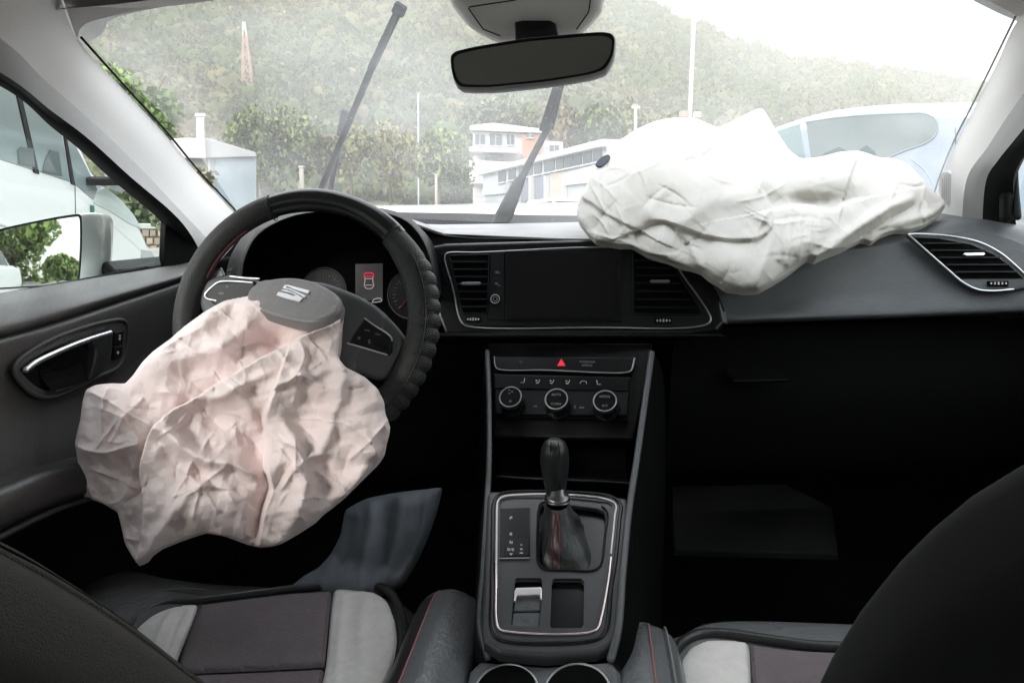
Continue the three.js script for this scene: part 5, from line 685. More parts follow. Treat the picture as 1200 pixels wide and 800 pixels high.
{
  const w = thing('windscreen_wiper', 'grey wiper arm with cranked tip standing up below the rear view mirror', 'wiper', P(585, 255, 1.86));
  const g = mat(0.030, 0.036, 0.036, 0.6);
  const R = (p, d, a, b) => P(p[0], p[1], d);
  const taper = (l) => rings(l.map(([x, y, d, wd]) => { const c = P(x, y, d), t = V(0.42, 0.9, 0).normalize(), u = V(0.9, -0.42, 0).normalize(); return [[-1, -0.6], [-0.6, -1], [0.6, -1], [1, -0.6], [1, 0.6], [0.6, 1], [-0.6, 1], [-1, 0.6]].map(([a, b]) => c.clone().addScaledVector(u, a * wd).add(V(0, 0, b * 0.008))); }), {});
  part('arm', [taper([[583, 266, 1.84, 0.021], [592, 250, 1.835, 0.021], [607, 216, 1.81, 0.014], [613, 205, 1.80, 0.0085], [638, 157, 1.75, 0.0075], [642, 149, 1.745, 0.0085]])], g, w);
  part('blade', [taper([[644, 150, 1.742, 0.010], [655, 104, 1.70, 0.0095], [672, 55, 1.66, 0.009], [686, 18, 1.63, 0.008]])], g, w);
  part('rubber_strip', [bar(P(635, 153, 1.735), P(660, 75, 1.67), 0.014, 0.012, 0.002), bar(P(639.5, 153, 1.728), P(664, 75, 1.664), 0.004, 0.010, 0.001)], M.rubber, w);
}

// ================================================================ outside: ground, hill, woods
const structure = (n, g, m) => { const o = part(n, g, m, scene); o.userData = { kind: 'structure' }; return o; };
const groundTex = dataTex(512, (u, v) => { const n = tileNoise(6, 4, 31)(u, v); return [0.50 + 0.35 * n, 0.49 + 0.34 * n, 0.46 + 0.33 * n]; }, { srgb: false, rep: 0.12 });
structure('ground', new THREE.CircleGeometry(1100, 96).rotateX(-Math.PI / 2), mat(0.42, 0.41, 0.39, 0.95, { map: groundTex }));
const ridgePx = [[-900, -170], [-500, -170], [-100, -140], [150, -100], [400, -75], [580, -48], [680, -14], [720, 3], [760, 18], [800, 38], [850, 58], [880, 66], [910, 80], [960, 84], [1000, 89], [1050, 95], [1100, 104], [1150, 112], [1250, 125], [1500, 150], [1900, 175], [2600, 190]];
const interp = (t, x) => { for (let i = 0; i + 1 < t.length; i++) if (x <= t[i + 1][0]) { const k = clamp((x - t[i][0]) / (t[i + 1][0] - t[i][0]), 0, 1); return lerp(t[i][1], t[i + 1][1], k); } return t.at(-1)[1]; };
const ridgeR = (px) => interp([[-900, 380], [500, 400], [760, 430], [900, 520], [1100, 640], [2600, 700]], px), hillStart = 105;
const flatDir = (px) => { const r = ray(px, 245.6); r.y = 0; return r.normalize(); };
const slopeOf = (px, py) => { const r = ray(px, py); return r.y / Math.hypot(r.x, r.z); };
function hillHeight(px, r) {
  const R = ridgeR(px), top = R * slopeOf(px, interp(ridgePx, px)) + EYE.y, s = clamp((r - hillStart) / (R - hillStart), 0, 1.6);
  const base = s <= 1 ? top * (0.42 * s + 0.58 * s * s) : top * (1 - (s - 1) * 0.5);
  return base + Math.min(1, s * 3) * (fbm(px / 130 + 5, r / 60, 61) - 0.5) * 16 * Math.sin(Math.PI * clamp(s, 0, 1));
}
const onHill = (px, r) => { const d = flatDir(px); return V(EYE.x + d.x * r, hillHeight(px, r), EYE.z + d.z * r); };
const seek = (px, py) => { const k = slopeOf(px, py); for (let r = hillStart + 5; r < ridgeR(px); r += 2) { const p = onHill(px, r); if ((p.y - EYE.y) / r >= k) return p; } return onHill(px, ridgeR(px) * 0.95); };
{
  const pos = [], idx = [], NX = 150, NR = 40; for (let j = 0; j <= NR; j++) for (let i = 0; i <= NX; i++) { const px = -900 + i * (3500 / NX), R = ridgeR(px), r = lerp(hillStart, R * 1.35, j / NR), p = onHill(px, r); pos.push(p.x, p.y + 0.03 * (j > 0), p.z); }
  for (let j = 0; j < NR; j++) for (let i = 0; i < NX; i++) { const a = j * (NX + 1) + i; idx.push(a, a + 1, a + NX + 1, a + 1, a + NX + 2, a + NX + 1); }
  const g = new THREE.BufferGeometry(); g.setAttribute('position', new THREE.Float32BufferAttribute(pos, 3)); g.setIndex(idx); g.computeVertexNormals();
  structure('hill', g, mat(0.15, 0.15, 0.10, 0.95));
}
const leafQuad = (n, seed, { size = 0.22, flat = 0.8, core = 0, tint = [1, 1, 1] } = {}) => {       // leaf faces in clumps through a unit crown
  const R = rng(seed), pos = [], nor = [], col = [], idx = [], clumps = [];
  for (let k = 0; k < 16; k++) { const a = R() * 6.283, z = R() * 2 - 1, r = Math.pow(R(), 0.45) * 0.78; clumps.push([Math.cos(a) * Math.sqrt(1 - z * z) * r, z * r * flat, Math.sin(a) * Math.sqrt(1 - z * z) * r, 0.24 + 0.2 * R(), 0.85 + 0.3 * R()]); }
  for (let k = 0; k < n; k++) {
    const c = clumps[Math.floor(R() * clumps.length)], a = R() * 6.283, z = R() * 2 - 1, q = Math.sqrt(1 - z * z), rr = c[3] * Math.pow(R(), 0.4), p = V(c[0] + Math.cos(a) * q * rr, c[1] + z * rr, c[2] + Math.sin(a) * q * rr);
    const u = V(R() - 0.5, R() - 0.5, R() - 0.5).normalize(), w = V(R() - 0.5, R() - 0.5, R() - 0.5).cross(u).normalize(), s = size * (0.6 + 0.8 * R()), b = pos.length / 3, nn = V(p.x - c[0], p.y - c[1], p.z - c[2]).normalize().multiplyScalar(0.8).add(p.clone().normalize()).add(V(0, 0.35, 0)).normalize(), t = c[4] * (0.8 + 0.4 * R());
    for (const [x, y] of [[-0.5, 0], [0, -0.32], [0.5, 0], [0, 0.32]]) { const v = p.clone().addScaledVector(u, x * s).addScaledVector(w, y * s * 1.6); pos.push(v.x, v.y, v.z); nor.push(nn.x, nn.y, nn.z); col.push(t * tint[0], t * tint[1], t * tint[2]); }
    idx.push(b, b + 1, b + 2, b, b + 2, b + 3);
  }
  if (core) { const ic = new THREE.IcosahedronGeometry(1, 3), q = ic.attributes.position; for (let i = 0; i < q.count; i++) { const v = V(q.getX(i), q.getY(i), q.getZ(i)), k = core * (0.5 + 1.0 * fbm(v.x * 1.9 + v.z * 1.3 + seed, v.y * 1.9 - v.z * 0.7, seed, 3)); pos.push(v.x * k, v.y * k * flat, v.z * k); const m2 = v.clone().add(V(0, 0.25, 0)).normalize(); nor.push(m2.x, m2.y, m2.z); const t = 0.5 + 0.5 * fbm(v.x * 4 + 3, v.y * 4 + v.z * 3, seed + 9, 2); col.push(t * tint[0], t * tint[1], t * tint[2]); idx.push(pos.length / 3 - 1); } }
  const g = new THREE.BufferGeometry(); g.setAttribute('position', new THREE.Float32BufferAttribute(pos, 3)); g.setAttribute('normal', new THREE.Float32BufferAttribute(nor, 3)); g.setAttribute('color', new THREE.Float32BufferAttribute(col, 3)); g.setAttribute('uv', new THREE.Float32BufferAttribute(new Float32Array(pos.length / 3 * 2), 2)); g.setIndex(idx); return g;
};
const leafMat = (r, g, b) => mat(r, g, b, 0.9, { vertexColors: true, transmission: 0.3, thickness: 0, specularIntensity: 0.2 });
{ // woods on the slope
  const geos = [leafQuad(360, 11, { size: 0.22, core: 0.60 }), leafQuad(360, 12, { size: 0.20, flat: 1.0, core: 0.60 }), leafQuad(320, 13, { size: 0.22, flat: 0.7, core: 0.62 })], R = rng(2024), N = 3600;
  geos.forEach((g, q) => {
    const im = new THREE.InstancedMesh(g, leafMat(1, 1, 1), N), m = new THREE.Matrix4(), c = new THREE.Color(); im.name = numbered('woods');
    for (let k = 0; k < N; k++) {
      const px = lerp(-150, 1260, R()), RR = ridgeR(px), r = Math.sqrt(lerp((hillStart + 8) ** 2, (RR * 1.03) ** 2, R())), p = onHill(px, r), s = (2.6 + 2.8 * R()) * (0.8 + r / 900);
      m.compose(p.add(V(0, s * 0.55, 0)), new THREE.Quaternion().setFromEuler(new THREE.Euler(0.2 * R(), R() * 6.28, 0.2 * R())), V(s, s * (0.8 + 0.5 * R()), s)); im.setMatrixAt(k, m);
      const n = fbm(px / 70, r / 35, 33), t = 0.8 + 0.4 * R(), dry = sstep(0.50, 0.68, fbm(px / 110 + 9, r / 50, 5)), kind = R();
      if (kind < 0.10) c.setRGB(0.19 * t, 0.155 * t, 0.09 * t); else if (kind < 0.2) c.setRGB(0.25 * t, 0.23 * t, 0.10 * t); else c.setRGB(lerp(0.115, 0.19, dry) * t * (0.75 + 0.5 * n), lerp(0.155, 0.165, dry) * t * (0.75 + 0.5 * n), lerp(0.050, 0.070, dry) * t);
      im.setColorAt(k, c);
    }
    im.userData = { label: ['mixed green and brownish woods covering the hillside', 'rounder olive trees of the woods covering the hillside', 'low bushy growth of the woods covering the hillside'][q], category: 'woods', kind: 'stuff' }; scene.add(im);
  });
}
// ---------------------------------------------------------------- trees
function tree(name, label, base, h, rx, ry, color, seed, { n = 900, leaf = 0.2, group, trunk = 0.12, bark = [0.16, 0.13, 0.1], flat = 0.85, core = 0.28 } = {}) {
  const t = thing(name, label, 'tree', base, { group }), R = rng(seed), c = base.clone().add(V(0, h - ry, 0)), limbs = [];
  const tap = (a, b, r0, r1, n2 = 7) => { const d = b.clone().sub(a), L = d.length(), g = new THREE.CylinderGeometry(r1, r0, L, n2); g.applyQuaternion(new THREE.Quaternion().setFromUnitVectors(V(0, 1, 0), d.normalize())); return g.translate((a.x + b.x) / 2, (a.y + b.y) / 2, (a.z + b.z) / 2); };
  limbs.push(tap(base, c, trunk, trunk * 0.6)); for (let k = 0; k < 7; k++) { const a = R() * 6.28, s = base.clone().lerp(c, 0.55 + 0.4 * R()); limbs.push(tap(s, c.clone().add(V(Math.cos(a) * rx * 0.65, ry * (R() * 0.9 - 0.2), Math.sin(a) * rx * 0.65)), trunk * 0.45, trunk * 0.12)); }
  part('trunk', limbs, mat(...bark, 0.95), t);
  const g = leafQuad(n, seed, { size: leaf / Math.max(rx, ry) * 1.6, flat, core }); g.scale(rx * 1.15, ry * 1.2, rx * 1.15); g.translate(c.x, c.y, c.z);
  part('crown', g, leafMat(...color), t, { keepUV: true }); return t;
}
const ground = (px, d) => { const p = P(px, 245, d); p.y = 0; return p; };
const top = (py, d) => 1.12 + (245.6 - py) / SC * d;
const G1 = 'olive trees along the yard behind the parked cars';
const treeAt = (name, label, px, pyTop, pyBot, rpx, d, col, seed, o = {}) => tree(name, label, ground(px, d), top(pyTop, d), rpx / SC * d, (pyBot - pyTop) / 2 / SC * d, col, seed, o);
treeAt('leafy_tree', 'bright green leafy tree just right of the pale left windscreen pillar, above the house roof', 164, 60, 192, 72, 30, [0.22, 0.33, 0.10], 301, { n: 5200, leaf: 0.15, trunk: 0.2 });
treeAt('leafy_tree', 'dense green tree right of the white chimney, below the red lattice mast', 306, 118, 215, 34, 46, [0.21, 0.25, 0.09], 302, { n: 3000, leaf: 0.15 });
treeAt('leafy_tree', 'olive green tree beside the dense one, left of the long wiper blade', 352, 128, 215, 36, 48, [0.27, 0.31, 0.12], 303, { n: 2600, leaf: 0.15, trunk: 0.16, bark: [0.4, 0.36, 0.3] });
treeAt('leafy_tree', 'yellowish tree standing right behind the foot of the long wiper', 412, 138, 222, 38, 50, [0.29, 0.28, 0.12], 304, { n: 2200, leaf: 0.15, trunk: 0.16 });
treeAt('leafy_tree', 'thin ochre tree with gaps, midway between the long wiper and the white villa', 458, 140, 226, 34, 52, [0.34, 0.31, 0.13], 305, { n: 1700, leaf: 0.15 });
treeAt('leafy_tree', 'green tree close to the left end of the white villa', 515, 148, 236, 38, 48, [0.27, 0.31, 0.12], 306, { n: 2600, leaf: 0.15 });
[[575, 118, 150, 26], [612, 112, 156, 28], [655, 118, 162, 26], [700, 122, 165, 26], [745, 128, 172, 24], [790, 132, 175, 24]].forEach(([x, a, b, r], k) => treeAt('distant_tree', ['round tree behind the left end of the white villa', 'round tree behind the cranked wiper tip', 'ochre tree above the terracotta block of the villa', 'green tree above the middle of the long building', 'green tree beside the small red lamp head', 'green tree left of the thin white mast'][k], x, a, b + 30, r * 1.25, 96, k === 2 ? [0.27, 0.215, 0.10] : [0.18 + 0.04 * (k % 3), 0.23, 0.085], 320 + k, { n: 1400, leaf: 0.3 }));
{ const b = ground(222, 19), t = thing('shrub', 'pale green bushy shrub in front of the garden house, beside the windscreen pillar', 'shrub', b), g = leafQuad(1800, 511, { size: 0.13 }); g.scale(1.15, 1.0, 1.0); g.translate(b.x, 1.0, b.z); part('foliage', g, leafMat(0.28, 0.36, 0.18), t, { keepUV: true }); part('stem', bar(b, b.clone().add(V(0, 1.2, 0)), 0.07, 0.07, 0.02), mat(0.3, 0.26, 0.2, 0.9), t); }
{ // hedge along the yard
  const geos = [], R = rng(88); for (let k = 0; k < 26; k++) { const px = 262 + k * 12 + R() * 6, d = 33 + R() * 4, p = ground(px, d), s = 0.55 + 0.4 * R(), g = leafQuad(150, 400 + k, { size: 0.24, core: 0.5, tint: [0.9 + 0.3 * R(), 1, 0.9] }); g.scale(s * 1.3, s, s * 1.2); g.translate(p.x, p.y + s * 0.75, p.z); geos.push(g); }
  const h = solo('hedge', 'low scrubby green hedge along the yard below the olive trees', 'hedge', geos, leafMat(0.19, 0.27, 0.11), { kind: 'stuff', keepUV: true });
}
// ---------------------------------------------------------------- buildings
const vplane = (px, d, ang = 0) => { const a = ground(px, d), b = a.clone().add(V(Math.cos(ang), 0, Math.sin(ang))); return new Flat(a, b, a.clone().add(V(0, 1, 0))); };
const BM = { white: mat(0.55, 0.54, 0.53, 0.9), grey: mat(0.42, 0.44, 0.47, 0.9), terracotta: mat(0.45, 0.24, 0.17, 0.9), glass: mat(0.10, 0.12, 0.14, 0.15), blue: mat(0.22, 0.27, 0.30, 0.9), roof: mat(0.34, 0.34, 0.34, 0.8), pale: mat(0.42, 0.44, 0.41, 0.9), open: mat(0.2, 0.22, 0.26, 0.9), steel: mat(0.45, 0.47, 0.5, 0.6), wood: mat(0.42, 0.38, 0.33, 0.9), red: mat(0.48, 0.30, 0.24, 0.8), stone: mat(0.30, 0.25, 0.20, 0.95, { bumpMap: T.smudge, bumpScale: 0.05 }) };
{
  const F = vplane(250, 27, -0.47), h = thing('garden_house', 'low pale house with a white chimney and a blue grey side panel', 'house', ground(250, 28));
  part('wall', F.plate([[190, 184], [300, 183], [300, 262], [190, 262]], 5.5, { h: -5.5 }), BM.pale, h);
  const rf = part('roof', F.plate([[186, 170], [212, 162], [246, 163], [299, 179], [300, 184], [186, 187]], 6.2, { h: -5.9, bevel: 0.03 }), BM.roof, h);
  part('chimney', [F.plate([[229.5, 134], [238.5, 134], [239, 166], [229.5, 166]], 0.28, { h: -0.3, bevel: 0.02 }), F.plate([[228, 132.5], [240, 132.5], [240, 136], [228, 136]], 0.36, { h: -0.34 })], BM.white, rf);
  part('dormer', F.plate([[204, 163], [240, 163], [241, 186], [204, 186]], 0.9, { h: -0.5, bevel: 0.02 }), BM.white, rf);
  part('side_panel', F.plate([[252, 186], [298.5, 185], [298.5, 262], [252, 262]], 0.12, { h: 0.02 }), BM.blue, h);
  part('window', F.plate([[216, 196], [226, 196], [226, 222], [216, 222]], 0.05, { h: 0.01 }), BM.glass, h);
  part('downpipe', F.plate([[243.5, 187], [246, 187], [246, 260], [243.5, 260]], 0.06, { h: 0.02 }), BM.white, h);
}
{
  const F = vplane(600, 78, -0.10), v = thing('villa', 'white villa with flat roof, terraces and a terracotta block', 'villa', ground(605, 80));
  part('wall', F.plate([[554, 154], [640, 158], [640, 262], [554, 262]], 6, { h: -6 }), BM.white, v);
  part('roof', F.plate([[551, 148], [578, 145], [640, 152.5], [641, 157], [551, 153]], 7.5, { h: -6.6, bevel: 0.05 }), BM.white, v);
  part('stair_block', F.plate([[612, 158], [634, 157], [634, 262], [612, 262]], 0.5, { h: 0.02 }), BM.terracotta, v);
  part('annex', F.plate([[634, 164], [660, 166], [660, 262], [634, 262]], 5, { h: -5.2 }), BM.white, v);
  [[557, 158, 568, 170], [574, 157, 588, 171], [594, 158, 602, 170], [617, 155.5, 625, 162], [644, 170, 655, 178]].forEach(([a, b, c, d]) => { const w = part('window', F.plate([[a, b], [c, b + 0.4], [c, d], [a, d]], 0.15, { h: 0.01 + (a === 617 ? 0.55 : 0) }), BM.glass, v); part('window_frame', [F.plate([[a - 0.6, d], [c + 0.6, d], [c + 0.6, d + 0.9], [a - 0.6, d + 0.9]], 0.3, { h: 0.02 + (a === 617 ? 0.55 : 0) }), F.plate([[(a + c) / 2 - 0.3, b], [(a + c) / 2 + 0.3, b], [(a + c) / 2 + 0.3, d], [(a + c) / 2 - 0.3, d]], 0.1, { h: 0.16 + (a === 617 ? 0.55 : 0) })], BM.white, w); });
  part('terrace', [F.plate([[552, 174], [606, 177], [606, 181], [552, 179]], 2.5, { h: 0.02 }), F.plate([[552, 190], [600, 192], [600, 216], [552, 216]], 3.2, { h: 0.02 })], BM.white, v);
  part('terrace_glazing', F.plate([[569, 183.5], [590, 182], [590, 189], [569, 190.5]], 1.2, { h: 0.02 }), BM.glass, v);
}
{
  const A = ground(708, 38), dir = flatDir(354), F = new Flat(A, A.clone().addScaledVector(dir, 30), A.clone().add(V(0, 1, 0))), b = thing('long_building', 'long pale workshop building with a row of upper windows and open bays', 'building', A);
  part('wall', F.plate([[566, 205], [712, 171], [712, 262], [566, 258]], 9, { h: -9 }), BM.grey, b);
  part('roof_fascia', F.plate([[563, 200.5], [714, 163], [714, 171.5], [563, 206]], 9.8, { h: -9.4, bevel: 0.04 }), BM.steel, b);
  part('wall_panel', F.plate([[665, 203], [712, 191], [712, 212], [665, 217]], 0.2, { h: 0.02 }), mat(0.55, 0.62, 0.72, 0.9), b);
  [[585, 593], [597, 605], [609, 616], [618, 625], [627.5, 635.5], [639, 650.5], [653, 661.5], [663.5, 672.5], [674.5, 682.5], [685, 694], [696.5, 706]].forEach(([a, c]) => { const ya = (x, k) => lerp(k ? 214.5 : 200.5, k ? 189 : 174.5, (x - 585) / (706 - 585)); const w = part('window', F.plate([[a, ya(a, 0)], [c, ya(c, 0)], [c, ya(c, 1)], [a, ya(a, 1)]], 0.08, { h: 0.01 }), BM.glass, b); part('window_frame', F.plate([[a - 0.7, ya(a, 1) - 0.2], [c + 0.7, ya(c, 1) - 0.2], [c + 0.7, ya(c, 1) + 1], [a - 0.7, ya(a, 1) + 1]], 0.2, { h: 0.02 }), BM.white, w); });
  [[600, 609, 213], [612, 623, 210.5], [627.5, 640, 206.5], [646, 663, 203]].forEach(([a, c, y], k) => part('open_bay', F.plate([[a, y], [c, y - 2.8], [c, 250], [a, 250]], 0.06, { h: 0.01 }), k === 3 ? BM.wood : BM.open, b));
  [[610.5], [625], [643], [664.5]].forEach(([x]) => part('column', F.plate([[x - 1, 206], [x + 1, 205.5], [x + 1, 252], [x - 1, 252]], 0.25, { h: 0.02 }), BM.white, b));
  part('lower_band', F.plate([[568, 221.5], [600, 216], [600, 226], [568, 229]], 0.2, { h: 0.02 }), BM.steel, b);
}
// ---------------------------------------------------------------- masts, poles and lamps
{
  const base = seek(299, 124), r = base.distanceTo(EYE), H = 80 / SC * r * 1.0, w = 8.5 / SC * r, t = thing('lattice_mast', 'faded red and white lattice mast standing on the hillside', 'mast', base), cor = (k, h) => { const a = k * Math.PI / 2 + 0.6, s = w * (1 - 0.82 * h / H); return base.clone().add(V(Math.cos(a) * s, h, Math.sin(a) * s)); };
  for (let seg = 0; seg < 6; seg++) { const h0 = H * seg / 6, h1 = H * (seg + 1) / 6, l = []; for (let k = 0; k < 4; k++) { l.push(bar(cor(k, h0), cor(k, h1), 0.17, 0.17, 0.02), bar(cor(k, h0), cor(k + 1, h1), 0.12, 0.12, 0.02), bar(cor(k + 1, h0), cor(k, h1), 0.12, 0.12, 0.02), bar(cor(k, h1), cor(k + 1, h1), 0.12, 0.12, 0.02)); } part('mast_section', l, seg === 0 || seg === 5 ? BM.white : BM.red, t); }
  for (const [px, py, wd, hh, lab] of [[283, 117, 5, 3, 'small white hut left of the foot of the lattice mast'], [292, 118, 6, 4, 'small white hut at the foot of the lattice mast'], [322, 115, 12, 2.4, 'long low white hut right of the lattice mast']]) { const b = seek(px, py + 3), k = b.distanceTo(EYE) / SC, hs = thing('hill_hut', lab, 'hut', b); part('wall', rbox(wd * 2 * k, hh * 2 * k, 6 * k, 0.1, b.x, b.y + hh * k, b.z), BM.white, hs); part('roof', rbox(wd * 2.2 * k, 0.5 * k, 7 * k, 0.05, b.x, b.y + hh * 2 * k + 0.2 * k, b.z), BM.roof, hs); }
}
const pole = (label, px, d, y0, y1, r, m, cat = 'pole', lean = 0) => { const a = ground(px, d), b = P(px + lean, y1, d), t = thing(cat === 'mast' ? 'thin_mast' : 'wooden_pole', label, cat, a); part('shaft', bar(a, b, r * 2, r * 2, r * 0.6), m, t); part('cap', bar(b.clone().add(V(0, -0.02, 0)), b.clone().add(V(0, 0.06, 0)), r * 2.8, r * 2.8, r * 0.4), m, t); return t; };
pole('pale wooden pole under the olive trees, left of the long wiper', 353, 32, 245, 196, 0.085, BM.wood);
pole('slim grey pole standing between the long wiper and the villa', 490, 60, 245, 110, 0.06, BM.steel);
pole('short pale post in front of the green tree by the villa', 511, 40, 245, 205, 0.07, BM.wood);
{ const m = pole('tall thin white mast with a red and white block, above the airbag', 804, 30, 245, -40, 0.075, BM.white, 'mast', 12); part('red_block', F2(797, 131, 30, 0.30, 0.22, 0.3), BM.red, m); part('white_block', F2(813, 131.5, 30, 0.28, 0.2, 0.32), BM.white, m); }
function F2(px, py, d, w, h, t) { const p = P(px + 4, py + 3, d); return rbox(w, h, t, 0.02, p.x, p.y, p.z); }
{ const d = 40, a = ground(745, d), b = P(745, 127, d), t = thing('street_lamp', 'small street lamp with a red and white head left of the airbag peak', 'street lamp', a); part('pole', bar(a, b, 0.16, 0.16, 0.05), BM.white, t); part('lamp_head', [rbox(0.42, 0.12, 0.25, 0.04, b.x, b.y + 0.05, b.z)], BM.white, t); part('red_cap', rbox(0.28, 0.1, 0.2, 0.03, b.x - 0.05, b.y + 0.16, b.z), BM.red, t); }
// ---------------------------------------------------------------- stone wall and ground beyond the van
{
  const F = vplane(180, 21, -0.15), w = thing('garden_wall', 'brown stone wall with a pale coping beyond the white van', 'wall', ground(180, 21)), R = rng(55);
  part('core', F.plate([[60, 268], [330, 268], [330, 300], [60, 300]], 0.4, { h: -0.42 }), BM.stone, w);
  part('coping', F.plate([[60, 262], [330, 262], [330, 268], [60, 268]], 0.6, { h: -0.5, bevel: 0.02 }), BM.pale, w);
  const sm = [mat(0.34, 0.27, 0.21, 0.95), mat(0.27, 0.22, 0.18, 0.95), mat(0.40, 0.33, 0.26, 0.95)];
  for (let j = 0; j < 3; j++) for (let i = 0; i < 14; i++) { const x = 140 + i * 9 + (j % 2) * 4 + R() * 2, y = 268.8 + j * 9.5, ww = 6.5 + R() * 1.8; part('stone', F.plate([[x, y + R()], [x + ww, y + R()], [x + ww, y + 8.2 - R()], [x, y + 8.4 - R()]], 0.08 + 0.05 * R(), { h: -0.02, bevel: 0.02 }), sm[Math.floor(R() * 3)], w); }
  for (const [px, d, s, k, lab] of [[165, 23, 1.5, 501, 'green shrub behind the stone wall, right above the van bonnet'], [205, 24, 1.7, 502, 'brownish shrub behind the stone wall next to the window frame']]) { const b = ground(px, d), t = thing('shrub', lab, 'shrub', b), g = leafQuad(800, k, { size: 0.16 }); g.scale(s, s * 0.9, s); g.translate(b.x, s * 0.85, b.z); part('foliage', g, leafMat(k === 501 ? 0.18 : 0.27, 0.24, 0.11), t, { keepUV: true }); part('stem', bar(b, b.clone().add(V(0, s, 0)), 0.08, 0.08, 0.02), BM.wood, t); }
}
// ---------------------------------------------------------------- vehicles
{ // white van on the left
  const A = P(186, 300, 9.5), h = V(-0.254, 0, -0.967).normalize(), F = new Flat(A, A.clone().addScaledVector(h, -3), A.clone().add(V(0, 1, 0))), v = thing('white_van', 'white van parked on the left, seen through the driver side window', 'van', V(A.x - 1, 0, A.z + 2));
  part('body', F.plate([[-420, -60], [-150, -5], [-20, 45], [50, 88], [84, 140], [108, 196], [124, 216], [143, 232], [158, 250], [169, 272], [177, 292], [184, 304], [182, 316], [160, 322], [120, 332], [60, 362], [0, 395], [-420, 640]], 1.9, { h: -1.9, bevel: 0.12, bs: 5 }), M.vanWhite, v);
  const gl = mat(0.16, 0.20, 0.20, 0.08);
  part('side_window', F.plate([[-300, -10], [-60, 62], [15, 104], [37, 199], [-60, 168], [-300, 95]], 0.02, { h: -0.012, bevel: 0.006 }), gl, v);
  part('side_window', F.plate([[24, 112], [58, 133], [72, 160], [81, 213], [44, 201]], 0.02, { h: -0.012, bevel: 0.006 }), gl, v);
  part('quarter_window', F.plate([[77, 162], [86, 168], [100, 195], [113, 222], [108, 234], [87, 216]], 0.02, { h: -0.012, bevel: 0.006 }), gl, v);
  part('window_pillar', [F.plate([[16, 104], [22, 108], [44, 204], [38, 202]], 0.02, { h: -0.006 }), F.plate([[73, 158], [76, 160], [86, 217], [82, 215]], 0.02, { h: -0.006 })], M.rubber, v);
  part('bonnet_edge', F.plate([[112, 224], [122, 219], [141, 234], [156, 252], [165, 268], [150, 262], [128, 248], [108, 238]], 0.03, { h: -0.02, bevel: 0.01 }), mat(0.45, 0.50, 0.49, 0.4), v);
  part('headlight', F.plate([[165, 292], [176, 294], [182, 306], [176, 314], [164, 310]], 0.05, { h: -0.03, bevel: 0.02 }), mat(0.35, 0.36, 0.38, 0.25), v);
  part('bumper', F.plate([[120, 322], [166, 309], [183, 312], [180, 322], [124, 338]], 0.06, { h: -0.03, bevel: 0.02 }), mat(0.08, 0.08, 0.085, 0.7), v);
  const m = part('door_mirror', F.plate([[112, 197], [130, 200], [137, 208], [134, 222], [122, 224], [113, 214]], 0.28, { h: 0.12, bevel: 0.05 }), mat(0.35, 0.42, 0.45, 0.35), v); part('mirror_arm', bar(F.at(100, 212, -0.02), F.at(118, 212, 0.2), 0.12, 0.08, 0.02), M.rubber, m);
  part('driver_headrest', [F.plate([[18, 176], [22, 172], [36, 174], [38, 196], [20, 192]], 0.01, { h: 0.009 }), F.plate([[50, 188], [56, 176], [66, 178], [70, 206], [48, 202]], 0.01, { h: 0.009 })], mat(0.06, 0.08, 0.08, 0.8), v);
  part('turn_light', F.plate([[105, 240], [108, 241], [108, 254], [105, 252]], 0.02, { h: 0.0, bevel: 0.004 }), mat(0.02, 0.12, 0.09, 0.4), v);
  part('door_seam', [F.line([[87, 214], [88, 262], [90, 330]], 0.006, { h: 0.002, seg: 16 }), F.line([[-62, 172], [-60, 300], [-58, 420]], 0.006, { h: 0.002, seg: 16 })], mat(0.12, 0.12, 0.12, 0.8), v);
  part('door_handle', F.plate([[-48, 208], [-20, 217], [-20, 222], [-48, 213]], 0.05, { h: -0.01, bevel: 0.012 }), M.rubber, v);
  part('body_moulding', F.line([[-200, 200], [0, 262], [80, 292], [150, 312]], 0.02, { h: -0.005, seg: 30 }), M.vanWhite, v);
  for (const px of [132, -180]) { const c = F.px(px, 330), g = new THREE.TorusGeometry(0.24, 0.1, 10, 28).translate(c.x, 0.34 - F.o.y, -0.15).applyMatrix4(F.m()); part('wheel', g, M.tyre, v); }
}
